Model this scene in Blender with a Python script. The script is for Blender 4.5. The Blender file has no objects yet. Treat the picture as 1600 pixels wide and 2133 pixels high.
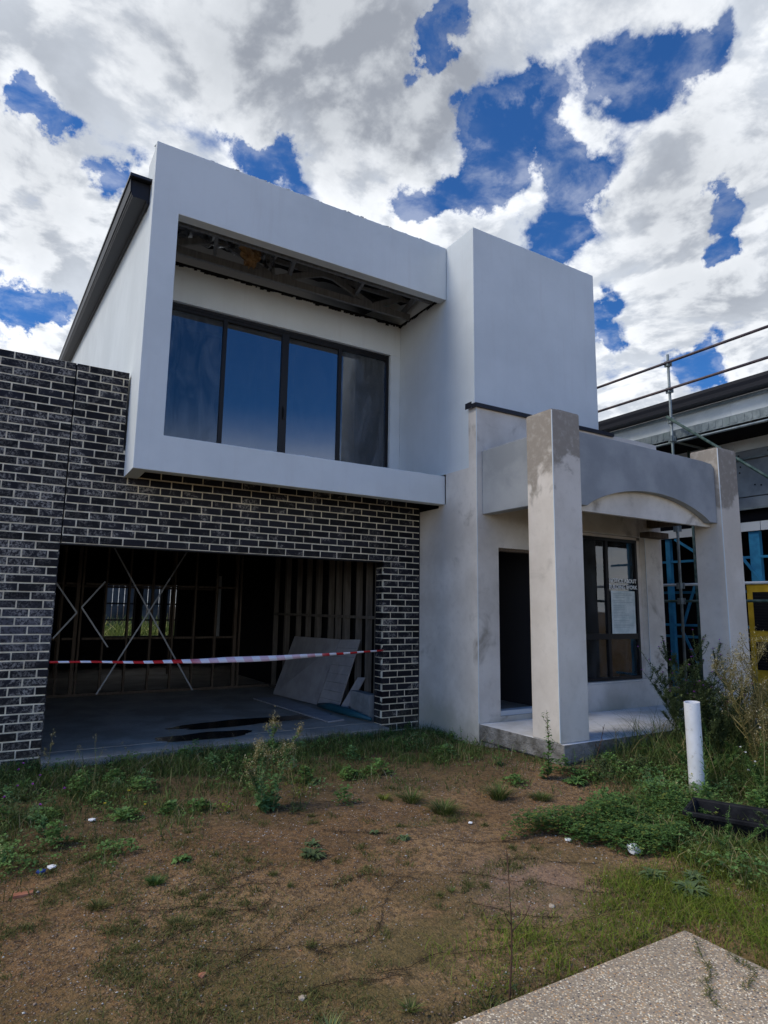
import bpy, math, random
import numpy as np
from mathutils import Vector, Matrix, noise as mn
random.seed(7); rng = np.random.default_rng(7)
S = bpy.context.scene
COL = S.collection
R = math.radians
def lin(*a, **k): return np.linspace(*a, **k).tolist()

# ------------------------------------------------------------------ materials
class NT:
    """small helper round a node tree"""
    def __init__(s, tree): s.t = tree; s.n = tree.nodes; s.l = tree.links
    def node(s, ty, **kw):
        n = s.n.new(ty)
        for k, v in kw.items():
            if k.startswith('i_'): n.inputs[k[2:]].default_value = v
            else: setattr(n, k, v)
        return n
    def put(s, sock, v):
        if isinstance(v, (int, float, tuple, list)): sock.default_value = v
        else: s.l.new(v, sock)
    def math(s, op, a, b=None, c=None, clamp=False):
        n = s.n.new('ShaderNodeMath'); n.operation = op; n.use_clamp = clamp
        s.put(n.inputs[0], a)
        if b is not None: s.put(n.inputs[1], b)
        if c is not None: s.put(n.inputs[2], c)
        return n.outputs[0]
    def vmath(s, op, a, b=None):
        n = s.n.new('ShaderNodeVectorMath'); n.operation = op
        s.put(n.inputs[0], a)
        if b is not None: s.put(n.inputs[1], b)
        return n
    def mix(s, fac, a, b, blend='MIX'):
        n = s.n.new('ShaderNodeMix'); n.data_type = 'RGBA'; n.blend_type = blend
        s.put(n.inputs[0], fac); s.put(n.inputs[6], c4(a)); s.put(n.inputs[7], c4(b))
        return n.outputs[2]
    def noise(s, vec, scale, detail=4, rough=.55, dist=0., out=0):
        n = s.n.new('ShaderNodeTexNoise'); n.inputs['Scale'].default_value = scale
        n.inputs['Detail'].default_value = detail; n.inputs['Roughness'].default_value = rough
        n.inputs['Distortion'].default_value = dist
        if vec is not None: s.l.new(vec, n.inputs['Vector'])
        return n.outputs[out]
    def ss(s, v, a, b, lo=0., hi=1.):
        n = s.n.new('ShaderNodeMapRange'); n.interpolation_type = 'SMOOTHSTEP'
        s.put(n.inputs[0], v)
        n.inputs[1].default_value = a; n.inputs[2].default_value = b
        n.inputs[3].default_value = lo; n.inputs[4].default_value = hi
        return n.outputs[0]
def c4(c):
    if isinstance(c, (tuple, list)) and len(c) == 3: return (*c, 1.)
    return c
def mat(name, col=(.5, .5, .5), rough=.8, metal=0., spec=.3, fn=None):
    m = bpy.data.materials.new(name); m.use_nodes = True
    k = NT(m.node_tree); b = m.node_tree.nodes['Principled BSDF']
    b.inputs['Base Color'].default_value = c4(col); b.inputs['Roughness'].default_value = rough
    b.inputs['Metallic'].default_value = metal; b.inputs['Specular IOR Level'].default_value = spec
    if fn: fn(k, b)
    return m
def coords(k, which='Object'):
    return k.node('ShaderNodeTexCoord').outputs[which]
def bump(k, b, h, strength=.3, dist=.01):
    n = k.node('ShaderNodeBump'); n.inputs['Strength'].default_value = strength
    n.inputs['Distance'].default_value = dist; k.l.new(h, n.inputs['Height']); k.l.new(n.outputs[0], b.inputs['Normal'])
def mottled(c1, c2, scale=3., detail=6, bscale=60., bstr=.15, lo=.35, hi=.65, bdist=.01):
    def fn(k, b):
        v = coords(k); n = k.noise(v, scale, detail, .6)
        k.l.new(k.mix(k.ss(n, lo, hi), c1, c2), b.inputs['Base Color'])
        if bstr: bump(k, b, k.noise(v, bscale, 4, .6), bstr, bdist)
    return fn
def sep(k, v): return k.node('ShaderNodeSeparateXYZ', ) if v is None else _sep(k, v)
def _sep(k, v):
    n = k.n.new('ShaderNodeSeparateXYZ'); k.l.new(v, n.inputs[0]); return n.outputs

def f_white(k, b):
    v = coords(k)
    n = k.noise(v, .9, 5, .6); n2 = k.noise(v, 9, 5, .65)
    st = k.n.new('ShaderNodeMapping'); st.inputs['Scale'].default_value = (5, 5, .35); k.l.new(v, st.inputs[0])
    n3 = k.noise(st.outputs[0], 2.2, 4, .6)
    c = k.mix(k.ss(n, .3, .7), (.61, .65, .655), (.69, .73, .735))
    c = k.mix(k.math('MULTIPLY', k.ss(n3, .50, .75), .2), c, (.55, .55, .54))
    c = k.mix(k.math('MULTIPLY', k.ss(n2, .55, .8), .12), c, (.5, .5, .48))
    k.l.new(c, b.inputs['Base Color'])
    h = k.math('ADD', k.noise(v, 160, 3, .6), k.math('MULTIPLY', k.noise(v, 7, 3, .5), 1.4))
    bump(k, b, h, .14, .008)
def f_render(damp_lo=2.0, damp_hi=3.2, base=(.56, .51, .445), light=(.74, .69, .62), damp=(.27, .235, .19), topdamp=True, cut=.60):
    def fn(k, b):
        v = coords(k); z = _sep(k, v)[2]
        n = k.noise(v, 1.1, 6, .6); nb = k.noise(v, 1.7, 5, .58, .5); ns = k.noise(v, 12, 5, .65)
        c = k.mix(k.ss(n, .32, .68), base, light)
        c = k.mix(k.math('MULTIPLY', k.ss(ns, .5, .75), .3), c, tuple(x*.8 for x in base))
        blot = k.ss(nb, cut-.04, cut+.13)
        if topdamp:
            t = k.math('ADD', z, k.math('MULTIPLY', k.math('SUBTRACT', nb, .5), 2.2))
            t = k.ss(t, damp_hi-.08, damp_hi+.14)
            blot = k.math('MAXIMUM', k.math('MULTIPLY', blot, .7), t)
        # splashed soil and algae low on the wall
        low = k.ss(k.math('ADD', z, k.math('MULTIPLY', k.math('SUBTRACT', n, .5), 1.2)), .45, -.1)
        c = k.mix(k.math('MULTIPLY', blot, k.ss(ns, .25, .55, .62, .95)), c, damp)
        c = k.mix(k.math('MULTIPLY', low, .45), c, (.26, .25, .15))
        k.l.new(c, b.inputs['Base Color'])
        bump(k, b, k.math('ADD', k.noise(v, 120, 3, .6), k.math('MULTIPLY', n, 2.)), .22, .006)
    return fn
def f_brick(k, b):
    v = coords(k); p = _sep(k, v)
    g = k.n.new('ShaderNodeNewGeometry'); r = g.outputs['Random Per Island']
    c = k.mix(r, (.006, .006, .008), (.020, .020, .027))
    # mortar film, splashes and bloom on the brick faces
    n1 = k.noise(v, 4.5, 7, .66, .8); n2 = k.noise(v, 38, 5, .7, .4); n3 = k.noise(v, 120, 3, .7)
    sm = k.math('MULTIPLY', k.ss(k.math('ADD', n1, k.ss(p[0], .9, -.3, 0., .07)), .50, .64), k.ss(n2, .44, .58))
    sm = k.math('MULTIPLY', sm, k.ss(r, .1, .8, .25, 1.))
    c = k.mix(k.math('MULTIPLY', sm, .75), c, (.36, .34, .31))
    hz = k.math('SUBTRACT', 1., k.math('ABSOLUTE', k.math('DIVIDE', k.math('SUBTRACT', p[2], 1.25), .36)), clamp=True)
    hx = k.ss(p[0], .1, -.3)
    film = k.math('MULTIPLY', k.math('MULTIPLY', hz, hx), k.ss(n2, .3, .6))
    c = k.mix(k.math('MULTIPLY', film, .5), c, (.20, .20, .235))
    dots = k.math('MULTIPLY', k.ss(n3, .66, .72), k.ss(n1, .42, .55))
    c = k.mix(dots, c, (.4, .39, .36))
    low = k.ss(p[2], .35, -.1)
    c = k.mix(k.math('MULTIPLY', low, k.ss(n2, .35, .6, .1, .5)), c, (.10, .09, .065))
    k.l.new(c, b.inputs['Base Color'])
    k.l.new(k.ss(n2, .3, .7, .32, .62), b.inputs['Roughness'])
    bump(k, b, k.math('ADD', n3, k.math('MULTIPLY', n2, 1.5)), .35, .004)
def f_soil(k, b):
    v = coords(k)
    n0 = k.noise(v, .55, 5, .6); n1 = k.noise(v, 2.6, 7, .65, .5); n2 = k.noise(v, 24, 6, .7); n3 = k.noise(v, 90, 4, .7)
    c = k.mix(k.ss(n0, .36, .62), (.28, .155, .066), (.44, .272, .130))
    c = k.mix(k.math('MULTIPLY', k.ss(n1, .45, .68), .6), c, (.20, .115, .045))
    c = k.mix(k.math('MULTIPLY', k.ss(n2, .42, .62), .75), c, (.085, .056, .036))
    c = k.mix(k.math('MULTIPLY', k.ss(n3, .56, .66), .75), c, (.54, .42, .30))
    p = _sep(k, v)
    # paler patch and olive crust near the path
    d = k.vmath('DISTANCE', v, (2.25, -4.35, -.1)).outputs['Value']
    c = k.mix(k.math('MULTIPLY', k.ss(k.math('ADD', d, k.math('MULTIPLY', n1, .5)), .85, .35), .55), c, (.42, .27, .20))
    ol = k.math('MULTIPLY', k.ss(p[1], -3.6, -4.7), k.ss(n1, .38, .60))
    c = k.mix(k.math('MULTIPLY', ol, .6), c, (.18, .15, .055))
    gr = k.math('MULTIPLY', k.ss(k.math('ADD', p[1], k.math('MULTIPLY', n1, .9)), -2.4, -1.6), .55)
    c = k.mix(gr, c, (.075, .065, .032))
    k.l.new(c, b.inputs['Base Color'])
    vo = k.n.new('ShaderNodeTexVoronoi'); vo.inputs['Scale'].default_value = 70; k.l.new(v, vo.inputs['Vector'])
    h = k.math('ADD', k.math('MULTIPLY', n2, 2.2), k.math('ADD', n3, k.math('MULTIPLY', vo.outputs['Distance'], .6)))
    bump(k, b, h, .9, .018)
def f_aggregate(k, b):
    v = coords(k)
    vo = k.n.new('ShaderNodeTexVoronoi'); vo.inputs['Scale'].default_value = 62; k.l.new(v, vo.inputs['Vector'])
    v2 = k.n.new('ShaderNodeTexVoronoi'); v2.inputs['Scale'].default_value = 120; k.l.new(v, v2.inputs['Vector'])
    def ramp(src):
        s_ = _sep(k, src)
        rp = k.n.new('ShaderNodeValToRGB'); rp.color_ramp.interpolation = 'CONSTANT'
        e = rp.color_ramp.elements
        cols = [(0, (.50, .37, .24)), (.2, (.29, .22, .155)), (.34, (.74, .57, .37)), (.5, (.54, .31, .14)), (.62, (.36, .29, .23)), (.76, (.92, .81, .61)), (.9, (.075, .075, .085))]
        e[0].position = 0; e[0].color = (*cols[0][1], 1); e[1].position = cols[1][0]; e[1].color = (*cols[1][1], 1)
        for p, c in cols[2:]:
            q = e.new(p); q.color = (*c, 1)
        k.l.new(s_[0], rp.inputs[0]); return rp.outputs[0]
    n = k.noise(v, 1.3, 5, .6)
    c = k.mix(k.ss(vo.outputs['Distance'], .28, .46), ramp(vo.outputs['Color']), ramp(v2.outputs['Color']))
    c = k.mix(k.ss(v2.outputs['Distance'], .42, .6), c, (.35, .28, .20))
    c = k.mix(k.math('MULTIPLY', k.ss(n, .45, .7), .4), c, (.22, .18, .13))
    k.l.new(c, b.inputs['Base Color'])
    bump(k, b, k.math('MULTIPLY', vo.outputs['Distance'], -1.), .6, .006)
def f_slab(k, b):
    v = coords(k); n = k.noise(v, 1.6, 6, .6, .4); n2 = k.noise(v, 25, 5, .65)
    c = k.mix(k.ss(n, .35, .65), (.27, .235, .185), (.40, .355, .295))
    c = k.mix(k.math('MULTIPLY', k.ss(n2, .45, .7), .4), c, (.2, .18, .16))
    k.l.new(c, b.inputs['Base Color']); bump(k, b, n2, .2, .004)
def f_leaf(dark, light, dry=None, trans=.25):
    def fn(k, b):
        a = k.n.new('ShaderNodeAttribute'); a.attribute_name = 'tint'
        c = k.mix(a.outputs['Fac'], dark, light)
        if dry:
            c = k.mix(k.ss(a.outputs['Fac'], .86, .9), c, dry)
        k.l.new(c, b.inputs['Base Color'])
        b.inputs['Subsurface Weight'].default_value = 0
        t = k.n.new('ShaderNodeBsdfTranslucent'); k.l.new(c, t.inputs[0])
        m = k.n.new('ShaderNodeMixShader'); m.inputs[0].default_value = trans
        out = k.n['Material Output']
        k.l.new(b.outputs[0], m.inputs[1]); k.l.new(t.outputs[0], m.inputs[2]); k.l.new(m.outputs[0], out.inputs[0])
    return fn
def f_stone(k, b):
    g = k.n.new('ShaderNodeNewGeometry'); r = g.outputs['Random Per Island']
    rp = k.n.new('ShaderNodeValToRGB'); e = rp.color_ramp.elements; rp.color_ramp.interpolation = 'CONSTANT'
    e[0].color = (.24, .165, .11, 1); e[1].position = .35; e[1].color = (.15, .10, .065, 1)
    for p, c in ((.62, (.30, .22, .16)), (.8, (.40, .36, .32)), (.93, (.62, .60, .56)), (.97, (.40, .16, .07))):
        q = e.new(p); q.color = (*c, 1)
    k.l.new(r, rp.inputs[0]); k.l.new(rp.outputs[0], b.inputs['Base Color'])
def f_wood(c1, c2):
    def fn(k, b):
        v = coords(k); mp = k.n.new('ShaderNodeMapping'); mp.inputs['Scale'].default_value = (9, 9, .8); k.l.new(v, mp.inputs[0])
        n = k.noise(mp.outputs[0], 3, 6, .65, .5)
        k.l.new(k.mix(k.ss(n, .3, .7), c1, c2), b.inputs['Base Color'])
    return fn
def f_pvc(k, b):
    v = coords(k); z = _sep(k, v)[2]; n = k.noise(v, 18, 6, .7); n2 = k.noise(v, 4, 4, .6)
    c = k.mix(k.ss(n2, .3, .7), (.70, .70, .70), (.82, .82, .84))
    c = k.mix(k.math('MULTIPLY', k.ss(n, .56, .66), .5), c, (.45, .42, .38))
    c = k.mix(k.math('MULTIPLY', k.ss(k.math('ADD', z, k.math('MULTIPLY', n, .25)), .36, .16), .7), c, (.30, .20, .12))
    k.l.new(c, b.inputs['Base Color'])
def f_galv(k, b):
    v = coords(k); n = k.noise(v, 8, 6, .7); n2 = k.noise(v, 2, 4, .6)
    c = k.mix(k.ss(n, .3, .7), (.14, .17, .18), (.27, .31, .315))
    c = k.mix(k.ss(n2, .52, .7), c, (.14, .19, .18)); k.l.new(c, b.inputs['Base Color'])
def f_tape(k, b):
    v = coords(k); p = _sep(k, v)
    u = k.math('FRACT', k.math('DIVIDE', k.math('ADD', p[0], k.math('MULTIPLY', p[2], .5)), .205))
    red = k.ss(u, .47, .50)
    pale = k.math('MULTIPLY', k.ss(p[0], 1.15, 1.6), k.ss(p[0], 3.05, 2.6))  # glare and light through the middle span, painted in as paler colour
    rc = k.mix(k.math('MULTIPLY', pale, k.noise(v, 30, 3, .6)), (.52, .018, .02), (.74, .42, .50))
    rc = k.mix(k.math('MULTIPLY', pale, .75), rc, (.66, .56, .68))
    k.l.new(k.mix(red, (.72, .72, .80), rc), b.inputs['Base Color'])
def glass(name, tint=(.5, .55, .6), refl=.9, film=.06, boost=1.5, filmc=(.35, .4, .45)):
    m = bpy.data.materials.new(name); m.use_nodes = True
    k = NT(m.node_tree); k.n.remove(k.n['Principled BSDF']); out = k.n['Material Output']
    tr = k.n.new('ShaderNodeBsdfTransparent'); tr.inputs[0].default_value = c4(tint)
    gl = k.n.new('ShaderNodeBsdfGlossy'); gl.inputs[0].default_value = (refl, refl, refl, 1); gl.inputs['Roughness'].default_value = .015
    di = k.n.new('ShaderNodeBsdfDiffuse'); di.inputs[0].default_value = c4(filmc)
    v = coords(k); mp = k.n.new('ShaderNodeMapping'); mp.inputs['Scale'].default_value = (1, 1, .3); mp.inputs['Rotation'].default_value = (0, .5, 0); k.l.new(v, mp.inputs[0])
    n = k.noise(mp.outputs[0], 5, 7, .7, 1.)
    m0 = k.n.new('ShaderNodeMixShader'); k.l.new(k.math('MULTIPLY', k.ss(n, .35, .8), film*3), m0.inputs[0])
    k.l.new(tr.outputs[0], m0.inputs[1]); k.l.new(di.outputs[0], m0.inputs[2])
    fr = k.n.new('ShaderNodeFresnel'); fr.inputs[0].default_value = 1.5
    wob = k.n.new('ShaderNodeBump'); wob.inputs['Strength'].default_value = .05; wob.inputs['Distance'].default_value = .02
    k.l.new(k.noise(v, 1.4, 2, .5), wob.inputs['Height']); k.l.new(wob.outputs[0], gl.inputs['Normal'])
    m1 = k.n.new('ShaderNodeMixShader'); k.l.new(k.math('MULTIPLY', fr.outputs[0], boost, clamp=True), m1.inputs[0])
    k.l.new(m0.outputs[0], m1.inputs[1]); k.l.new(gl.outputs[0], m1.inputs[2]); k.l.new(m1.outputs[0], out.inputs[0])
    return m

M = dict(
 white=mat('white_render', rough=.85, fn=f_white),
 render=mat('grey_render', rough=.9, fn=f_render(topdamp=False, cut=.60)),
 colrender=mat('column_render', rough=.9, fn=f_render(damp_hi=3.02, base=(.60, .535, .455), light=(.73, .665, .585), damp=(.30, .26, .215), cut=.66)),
 beam=mat('beam_render', rough=.8, fn=mottled((.26, .275, .285), (.36, .372, .378), 1.6, 6, 80, .15)),
 brick=mat('black_brick', rough=.6, spec=.12, fn=f_brick),
 mortar=mat('cream_mortar', rough=.95, fn=mottled((.60, .54, .41), (.86, .79, .62), 7, 6, 90, .4)),
 soil=mat('bare_soil', rough=.95, spec=.15, fn=f_soil),
 aggregate=mat('exposed_aggregate', rough=.75, fn=f_aggregate),
 slab=mat('concrete_slab', rough=.8, fn=f_slab),
 slabedge=mat('rough_slab_edge', rough=.95, fn=mottled((.13, .12, .10), (.30, .285, .26), 5, 8, 30, .9, bdist=.03)),
 porch=mat('porch_concrete', rough=.85, fn=mottled((.60, .575, .53), (.80, .79, .77), 2.2, 8, 60, .3)),
 frame=mat('charcoal_aluminium', (.010, .010, .012), .4, .0, .25),
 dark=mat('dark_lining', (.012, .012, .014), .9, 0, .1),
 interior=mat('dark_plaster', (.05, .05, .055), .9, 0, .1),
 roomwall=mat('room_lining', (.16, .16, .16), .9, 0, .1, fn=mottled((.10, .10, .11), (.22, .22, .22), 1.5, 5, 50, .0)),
 roof=mat('charcoal_roof_steel', (.022, .024, .032), .35, .2, .5),
 barge=mat('charcoal_barge', (.012, .013, .019), .5, 0, .3),
 timber=mat('pine_timber', rough=.85, fn=f_wood((.10, .088, .072), (.18, .158, .13))),
 redtimber=mat('treated_timber', rough=.85, fn=f_wood((.08, .058, .04), (.14, .105, .075))),
 truss=mat('weathered_truss', rough=.9, fn=f_wood((.13, .135, .14), (.20, .205, .21))),
 foil=mat('foil_sarking', (.45, .46, .48), .28, .85, .5, fn=None),
 torn=mat('brown_insulation', rough=.95, fn=mottled((.20, .12, .06), (.34, .23, .12), 14, 6, 60, .5)),
 strap=mat('galvanised_strap', (.30, .33, .37), .4, .35, .5),
 board=mat('fibre_cement', rough=.85, fn=mottled((.30, .29, .29), (.37, .36, .36), 4, 6, 90, .1)),
 teal=mat('teal_plastic', (.012, .075, .10), .5, 0, .5),
 block=mat('grey_block', rough=.9, fn=mottled((.17, .18, .18), (.24, .25, .25), 6, 5, 60, .2)),
 glass=glass('window_glass', (.42, .46, .5), .95, .09, 2.3),
 glassb=glass('clean_window_glass', (.22, .26, .34), .98, .02, 4.4),
 glasslow=glass('entry_window_glass', (.5, .52, .55), .9, .05, 1.4),
 paper=mat('paper_notice', (.62, .68, .66), .7, fn=mottled((.50, .58, .57), (.68, .73, .71), 7, 4, 12, .5, bdist=.02)),
 print=mat('faded_print', (.34, .40, .42), .7),
 label=mat('white_lettering', (.78, .80, .80), .6),
 tape=mat('barrier_tape', rough=.35, fn=f_tape),
 pvc=mat('white_pvc', rough=.45, spec=.4, fn=f_pvc),
 black=mat('black_plastic', (.012, .012, .015), .6, 0, .15, fn=mottled((.006, .006, .008), (.018, .018, .02), 12, 6, 30, .1)),
 stone=mat('gravel', rough=.9, fn=f_stone),
 rock=mat('tan_rock', rough=.9, fn=mottled((.36, .28, .20), (.52, .44, .34), 14, 6, 60, .5)),
 litter=mat('white_litter', (.85, .85, .84), .6),
 terracotta=mat('terracotta', rough=.9, fn=mottled((.36, .13, .07), (.45, .20, .12), 12, 5, 60, .3)),
 galv=mat('galvanised_tube', rough=.5, metal=.35, spec=.5, fn=f_galv),
 railpipe=mat('dark_rail_tube', rough=.55, metal=.2, spec=.5, fn=mottled((.045, .035, .045), (.11, .075, .075), 5, 5, 40, .0)),
 clad=mat('pale_cladding', rough=.7, fn=mottled((.62, .66, .65), (.78, .80, .78), 1.5, 6, 30, .05)),
 sheet=mat('grey_steel_sheet', rough=.55, metal=.2, fn=mottled((.19, .21, .23), (.28, .31, .33), 2, 5, 30, .05)),
 blue=mat('blue_steel_frame', rough=.5, metal=.1, fn=mottled((.025, .17, .33), (.04, .25, .45), 5, 4, 30, .0)),
 whitebar=mat('white_fascia', (.55, .58, .60), .6),
 greensteel=mat('green_standard', rough=.6, metal=.2, fn=mottled((.03, .07, .06), (.10, .14, .125), 12, 6, 40, .0)),
 yellow=mat('yellow_paint', rough=.5, fn=mottled((.42, .27, .015), (.55, .36, .03), 6, 4, 30, .0)),
 water=mat('puddle_water', (.022, .020, .017), .22, 0, .5),
 grass=mat('grass_blades', rough=.6, spec=.2, fn=f_leaf((.045, .072, .020), (.17, .225, .055), (.34, .27, .13))),
 olive=mat('olive_grass', rough=.7, spec=.2, fn=f_leaf((.06, .075, .02), (.20, .20, .06), (.27, .20, .09))),
 lime=mat('lime_grass', rough=.6, spec=.2, fn=f_leaf((.07, .12, .012), (.26, .32, .035), (.24, .19, .07))),
 clover=mat('clover_leaves', rough=.55, spec=.3, fn=f_leaf((.035, .085, .020), (.12, .22, .05), (.19, .22, .04))),
 weed=mat('weed_leaves', rough=.6, spec=.3, fn=f_leaf((.05, .11, .03), (.19, .33, .08), (.20, .23, .07))),
 greyleaf=mat('grey_green_leaves', rough=.7, spec=.2, fn=f_leaf((.09, .135, .055), (.21, .28, .12), (.38, .36, .10))),
 paleleaf=mat('pale_green_leaves', rough=.6, spec=.2, fn=f_leaf((.07, .15, .05), (.20, .34, .13), (.45, .42, .2))),
 straw=mat('straw_leaves', rough=.8, spec=.1, fn=f_leaf((.24, .22, .06), (.55, .47, .16), (.7, .6, .3))),
 thistle=mat('dark_thistle_leaves', rough=.7, spec=.2, fn=f_leaf((.045, .072, .028), (.15, .19, .075), (.16, .13, .055))),
 dryveg=mat('dry_stalks', rough=.85, spec=.1, fn=f_leaf((.20, .16, .06), (.42, .36, .17), (.60, .54, .36))),
 redstem=mat('reddish_stem', rough=.8, spec=.2, fn=f_leaf((.06, .035, .022), (.12, .07, .045), (.2, .12, .07), .05)),
 runner=mat('dead_runner', rough=.9, spec=.1, fn=f_leaf((.035, .024, .016), (.085, .062, .036), (.20, .16, .09), .05)),
 flower=mat('purple_petals', (.35, .06, .42), .6),
 wflower=mat('white_petals', (.80, .80, .80), .6),
 hedge=mat('garden_foliage', rough=.7, spec=.2, fn=f_leaf((.07, .12, .03), (.28, .34, .10), (.5, .5, .2), .4)),
 fence=mat('yard_fence', rough=.8, fn=mottled((.05, .055, .06), (.12, .13, .14), 1.2, 4, 20, .0)),
)
def f_foil(k, b):
    v = coords(k); n = k.noise(v, 6, 7, .7, 1.5)
    k.l.new(k.mix(k.ss(n, .35, .65), (.03, .035, .04), (.32, .34, .37)), b.inputs['Base Color'])
    bump(k, b, n, .9, .08)
f_foil(NT(M['foil'].node_tree), M['foil'].node_tree.nodes['Principled BSDF'])

# ------------------------------------------------------------------ mesh helper
class MB:
    def __init__(s): s.v = []; s.f = []; s.m = []; s.t = []
    def add(s, vs, fs, mi=0, t=.5):
        o = len(s.v); s.v += [tuple(p) for p in vs]; s.t += [t]*len(vs)
        s.f += [tuple(i+o for i in f) for f in fs]; s.m += [mi]*len(fs); return s
    def box(s, a, b, mi=0, jit=0.):
        x0, y0, z0 = a; x1, y1, z1 = b
        vs = [(x, y, z) for z in (z0, z1) for x, y in ((x0, y0), (x1, y0), (x1, y1), (x0, y1))]
        if jit: vs = [(x+random.uniform(-jit, jit), y+random.uniform(-jit, jit)*.6, z+random.uniform(-jit, jit)) for x, y, z in vs]
        return s.add(vs, [(0, 3, 2, 1), (4, 5, 6, 7), (0, 1, 5, 4), (1, 2, 6, 5), (2, 3, 7, 6), (3, 0, 4, 7)], mi)
    def prism(s, poly, axis, a, b, mi=0):
        """poly 2D outline swept along axis from a to b"""
        n = len(poly)
        def p(q, w):
            if axis == 0: return (w, q[0], q[1])
            if axis == 1: return (q[0], w, q[1])
            return (q[0], q[1], w)
        vs = [p(q, a) for q in poly]+[p(q, b) for q in poly]
        fs = [tuple(range(n))[::-1], tuple(range(n, 2*n))]+[(i, (i+1) % n, n+(i+1) % n, n+i) for i in range(n)]
        return s.add(vs, fs, mi)
    def bar(s, p, q, w, h, mi=0, up=(0, 0, 1)):
        p, q = Vector(p), Vector(q); d = (q-p).normalized(); u = Vector(up)
        if abs(d.dot(u)) > .95: u = Vector((0, 1, 0))
        a = d.cross(u).normalized()*w/2; c = a.cross(d).normalized()*h/2
        vs = [p+sa*a+sc*c for sa, sc in ((-1, -1), (1, -1), (1, 1), (-1, 1))]+[q+sa*a+sc*c for sa, sc in ((-1, -1), (1, -1), (1, 1), (-1, 1))]
        return s.add(vs, [(0, 1, 2, 3), (7, 6, 5, 4), (0, 4, 5, 1), (1, 5, 6, 2), (2, 6, 7, 3), (3, 7, 4, 0)], mi)
    def tube(s, pts, r, n=8, mi=0, cap=True, t=.5):
        pts = [Vector(p) for p in pts]; rs = r if isinstance(r, (list, tuple)) else [r]*len(pts)
        vs = []; prev = None
        for i, p in enumerate(pts):
            d = (pts[min(i+1, len(pts)-1)]-pts[max(i-1, 0)]).normalized()
            u = Vector((0, 0, 1)) if abs(d.z) < .9 else Vector((1, 0, 0))
            if prev is not None: u = prev
            a = (u-d*u.dot(d)).normalized(); prev = a; c = d.cross(a)
            vs += [p+rs[i]*(a*math.cos(2*math.pi*j/n)+c*math.sin(2*math.pi*j/n)) for j in range(n)]
        fs = [(i*n+j, i*n+(j+1) % n, (i+1)*n+(j+1) % n, (i+1)*n+j) for i in range(len(pts)-1) for j in range(n)]
        if cap: fs += [tuple(range(n))[::-1], tuple(range((len(pts)-1)*n, len(pts)*n))]
        return s.add(vs, fs, mi, t)
    def leaf(s, base, az, length, width, pitch=.3, droop=.5, t=.5, mi=0):
        """a small bent leaf of four faces"""
        b = Vector(base); d = Vector((math.cos(az), math.sin(az), 0)); sd = Vector((-d.y, d.x, 0)); up = Vector((0, 0, 1))
        a1 = pitch; a2 = pitch-droop
        m = b+(d*math.cos(a1)+up*math.sin(a1))*length*.5
        e = m+(d*math.cos(a2)+up*math.sin(a2))*length*.5
        vs = [b, m+sd*width/2+up*width*.12, m-sd*width/2+up*width*.12, e, m]
        return s.add(vs, [(0, 4, 1), (0, 2, 4), (1, 4, 3), (4, 2, 3)], mi, t)
    def build(s, name, mats, parent=None, loc=None, smooth=False):
        me = bpy.data.meshes.new(name); me.from_pydata(s.v, [], s.f)
        for m in (mats if isinstance(mats, (list, tuple)) else [mats]): me.materials.append(m)
        if any(s.m): me.polygons.foreach_set('material_index', s.m)
        if smooth: me.polygons.foreach_set('use_smooth', [True]*len(s.f))
        at = me.attributes.new('tint', 'FLOAT', 'POINT'); at.data.foreach_set('value', s.t)
        me.update()
        o = bpy.data.objects.new(name, me); COL.objects.link(o)
        if parent: o.parent = parent
        return o
def tag(o, label=None, cat=None, group=None, kind=None):
    if label: o['label'] = label
    if cat: o['category'] = cat
    if group: o['group'] = group
    if kind: o['kind'] = kind
    return o
def empty(name, label, cat, group=None, loc=(0, 0, 0)):
    o = bpy.data.objects.new(name, None); COL.objects.link(o); o.location = loc; o.empty_display_size = .2
    return tag(o, label, cat, group)
def bevel(o, w=.006, seg=2):
    m = o.modifiers.new('bevel', 'BEVEL'); m.width = w; m.segments = seg; m.limit_method = 'ANGLE'; m.angle_limit = R(40)
    return o
def recenter(o):
    """put a single-mesh thing's origin at its base"""
    me = o.data; n = len(me.vertices); co = np.empty(n*3); me.vertices.foreach_get('co', co); co = co.reshape(-1, 3)
    c = np.array([(co[:, 0].min()+co[:, 0].max())/2, (co[:, 1].min()+co[:, 1].max())/2, co[:, 2].min()])
    me.vertices.foreach_set('co', (co-c).ravel()); me.update(); o.location = Vector(o.location)+Vector(c)
    return o

# ------------------------------------------------------------------ ground
W = .239; ZL = 2.15; CH = .086
PY = -5.175; PX = 2.56            # far edge and right end of the footpath
def gz(x, y):
    z = -.115+.035*mn.noise(Vector((x*.5, y*.5, 3)))+.013*mn.noise(Vector((x*2.1, y*2.1, 1)))+.005*mn.noise(Vector((x*7, y*7, 5)))
    z += .03*max(0, min(1, (y+2.2)/2))                          # rises a little to the slab
    if x > 3.2: z += .11*max(0, 1-max(0, math.hypot((x-5.6)*.55, (y+2.3)*1.3)-.45)/1.1)
    if -1.5 < x < 9 and y > -.05: z -= .25*min(1, (y+.05)*4)      # dug out under the house
    if 4.5 < x < 8.2 and y > -2.45: z = min(z, -.2)
    if x < PX+.12 and y < PY+.12:
        k = min(1, (PX+.12-x)/.12)*min(1, (PY+.12-y)/.12); z = z*(1-k)+(-.2)*k
    return z
def axis(lo, hi, step, far):
    a = list(np.arange(lo, hi+1e-6, step)); out = []; d = step
    p = lo
    while p > -far: d *= 1.35; p -= d; out.insert(0, p)
    b = []; p = hi; d = step
    while p < far: d *= 1.35; p += d; b.append(p)
    return out+a+b
xs = axis(-3, 9, .06, 600); ys = axis(-7, .6, .06, 600)
nx, ny = len(xs), len(ys)
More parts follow.
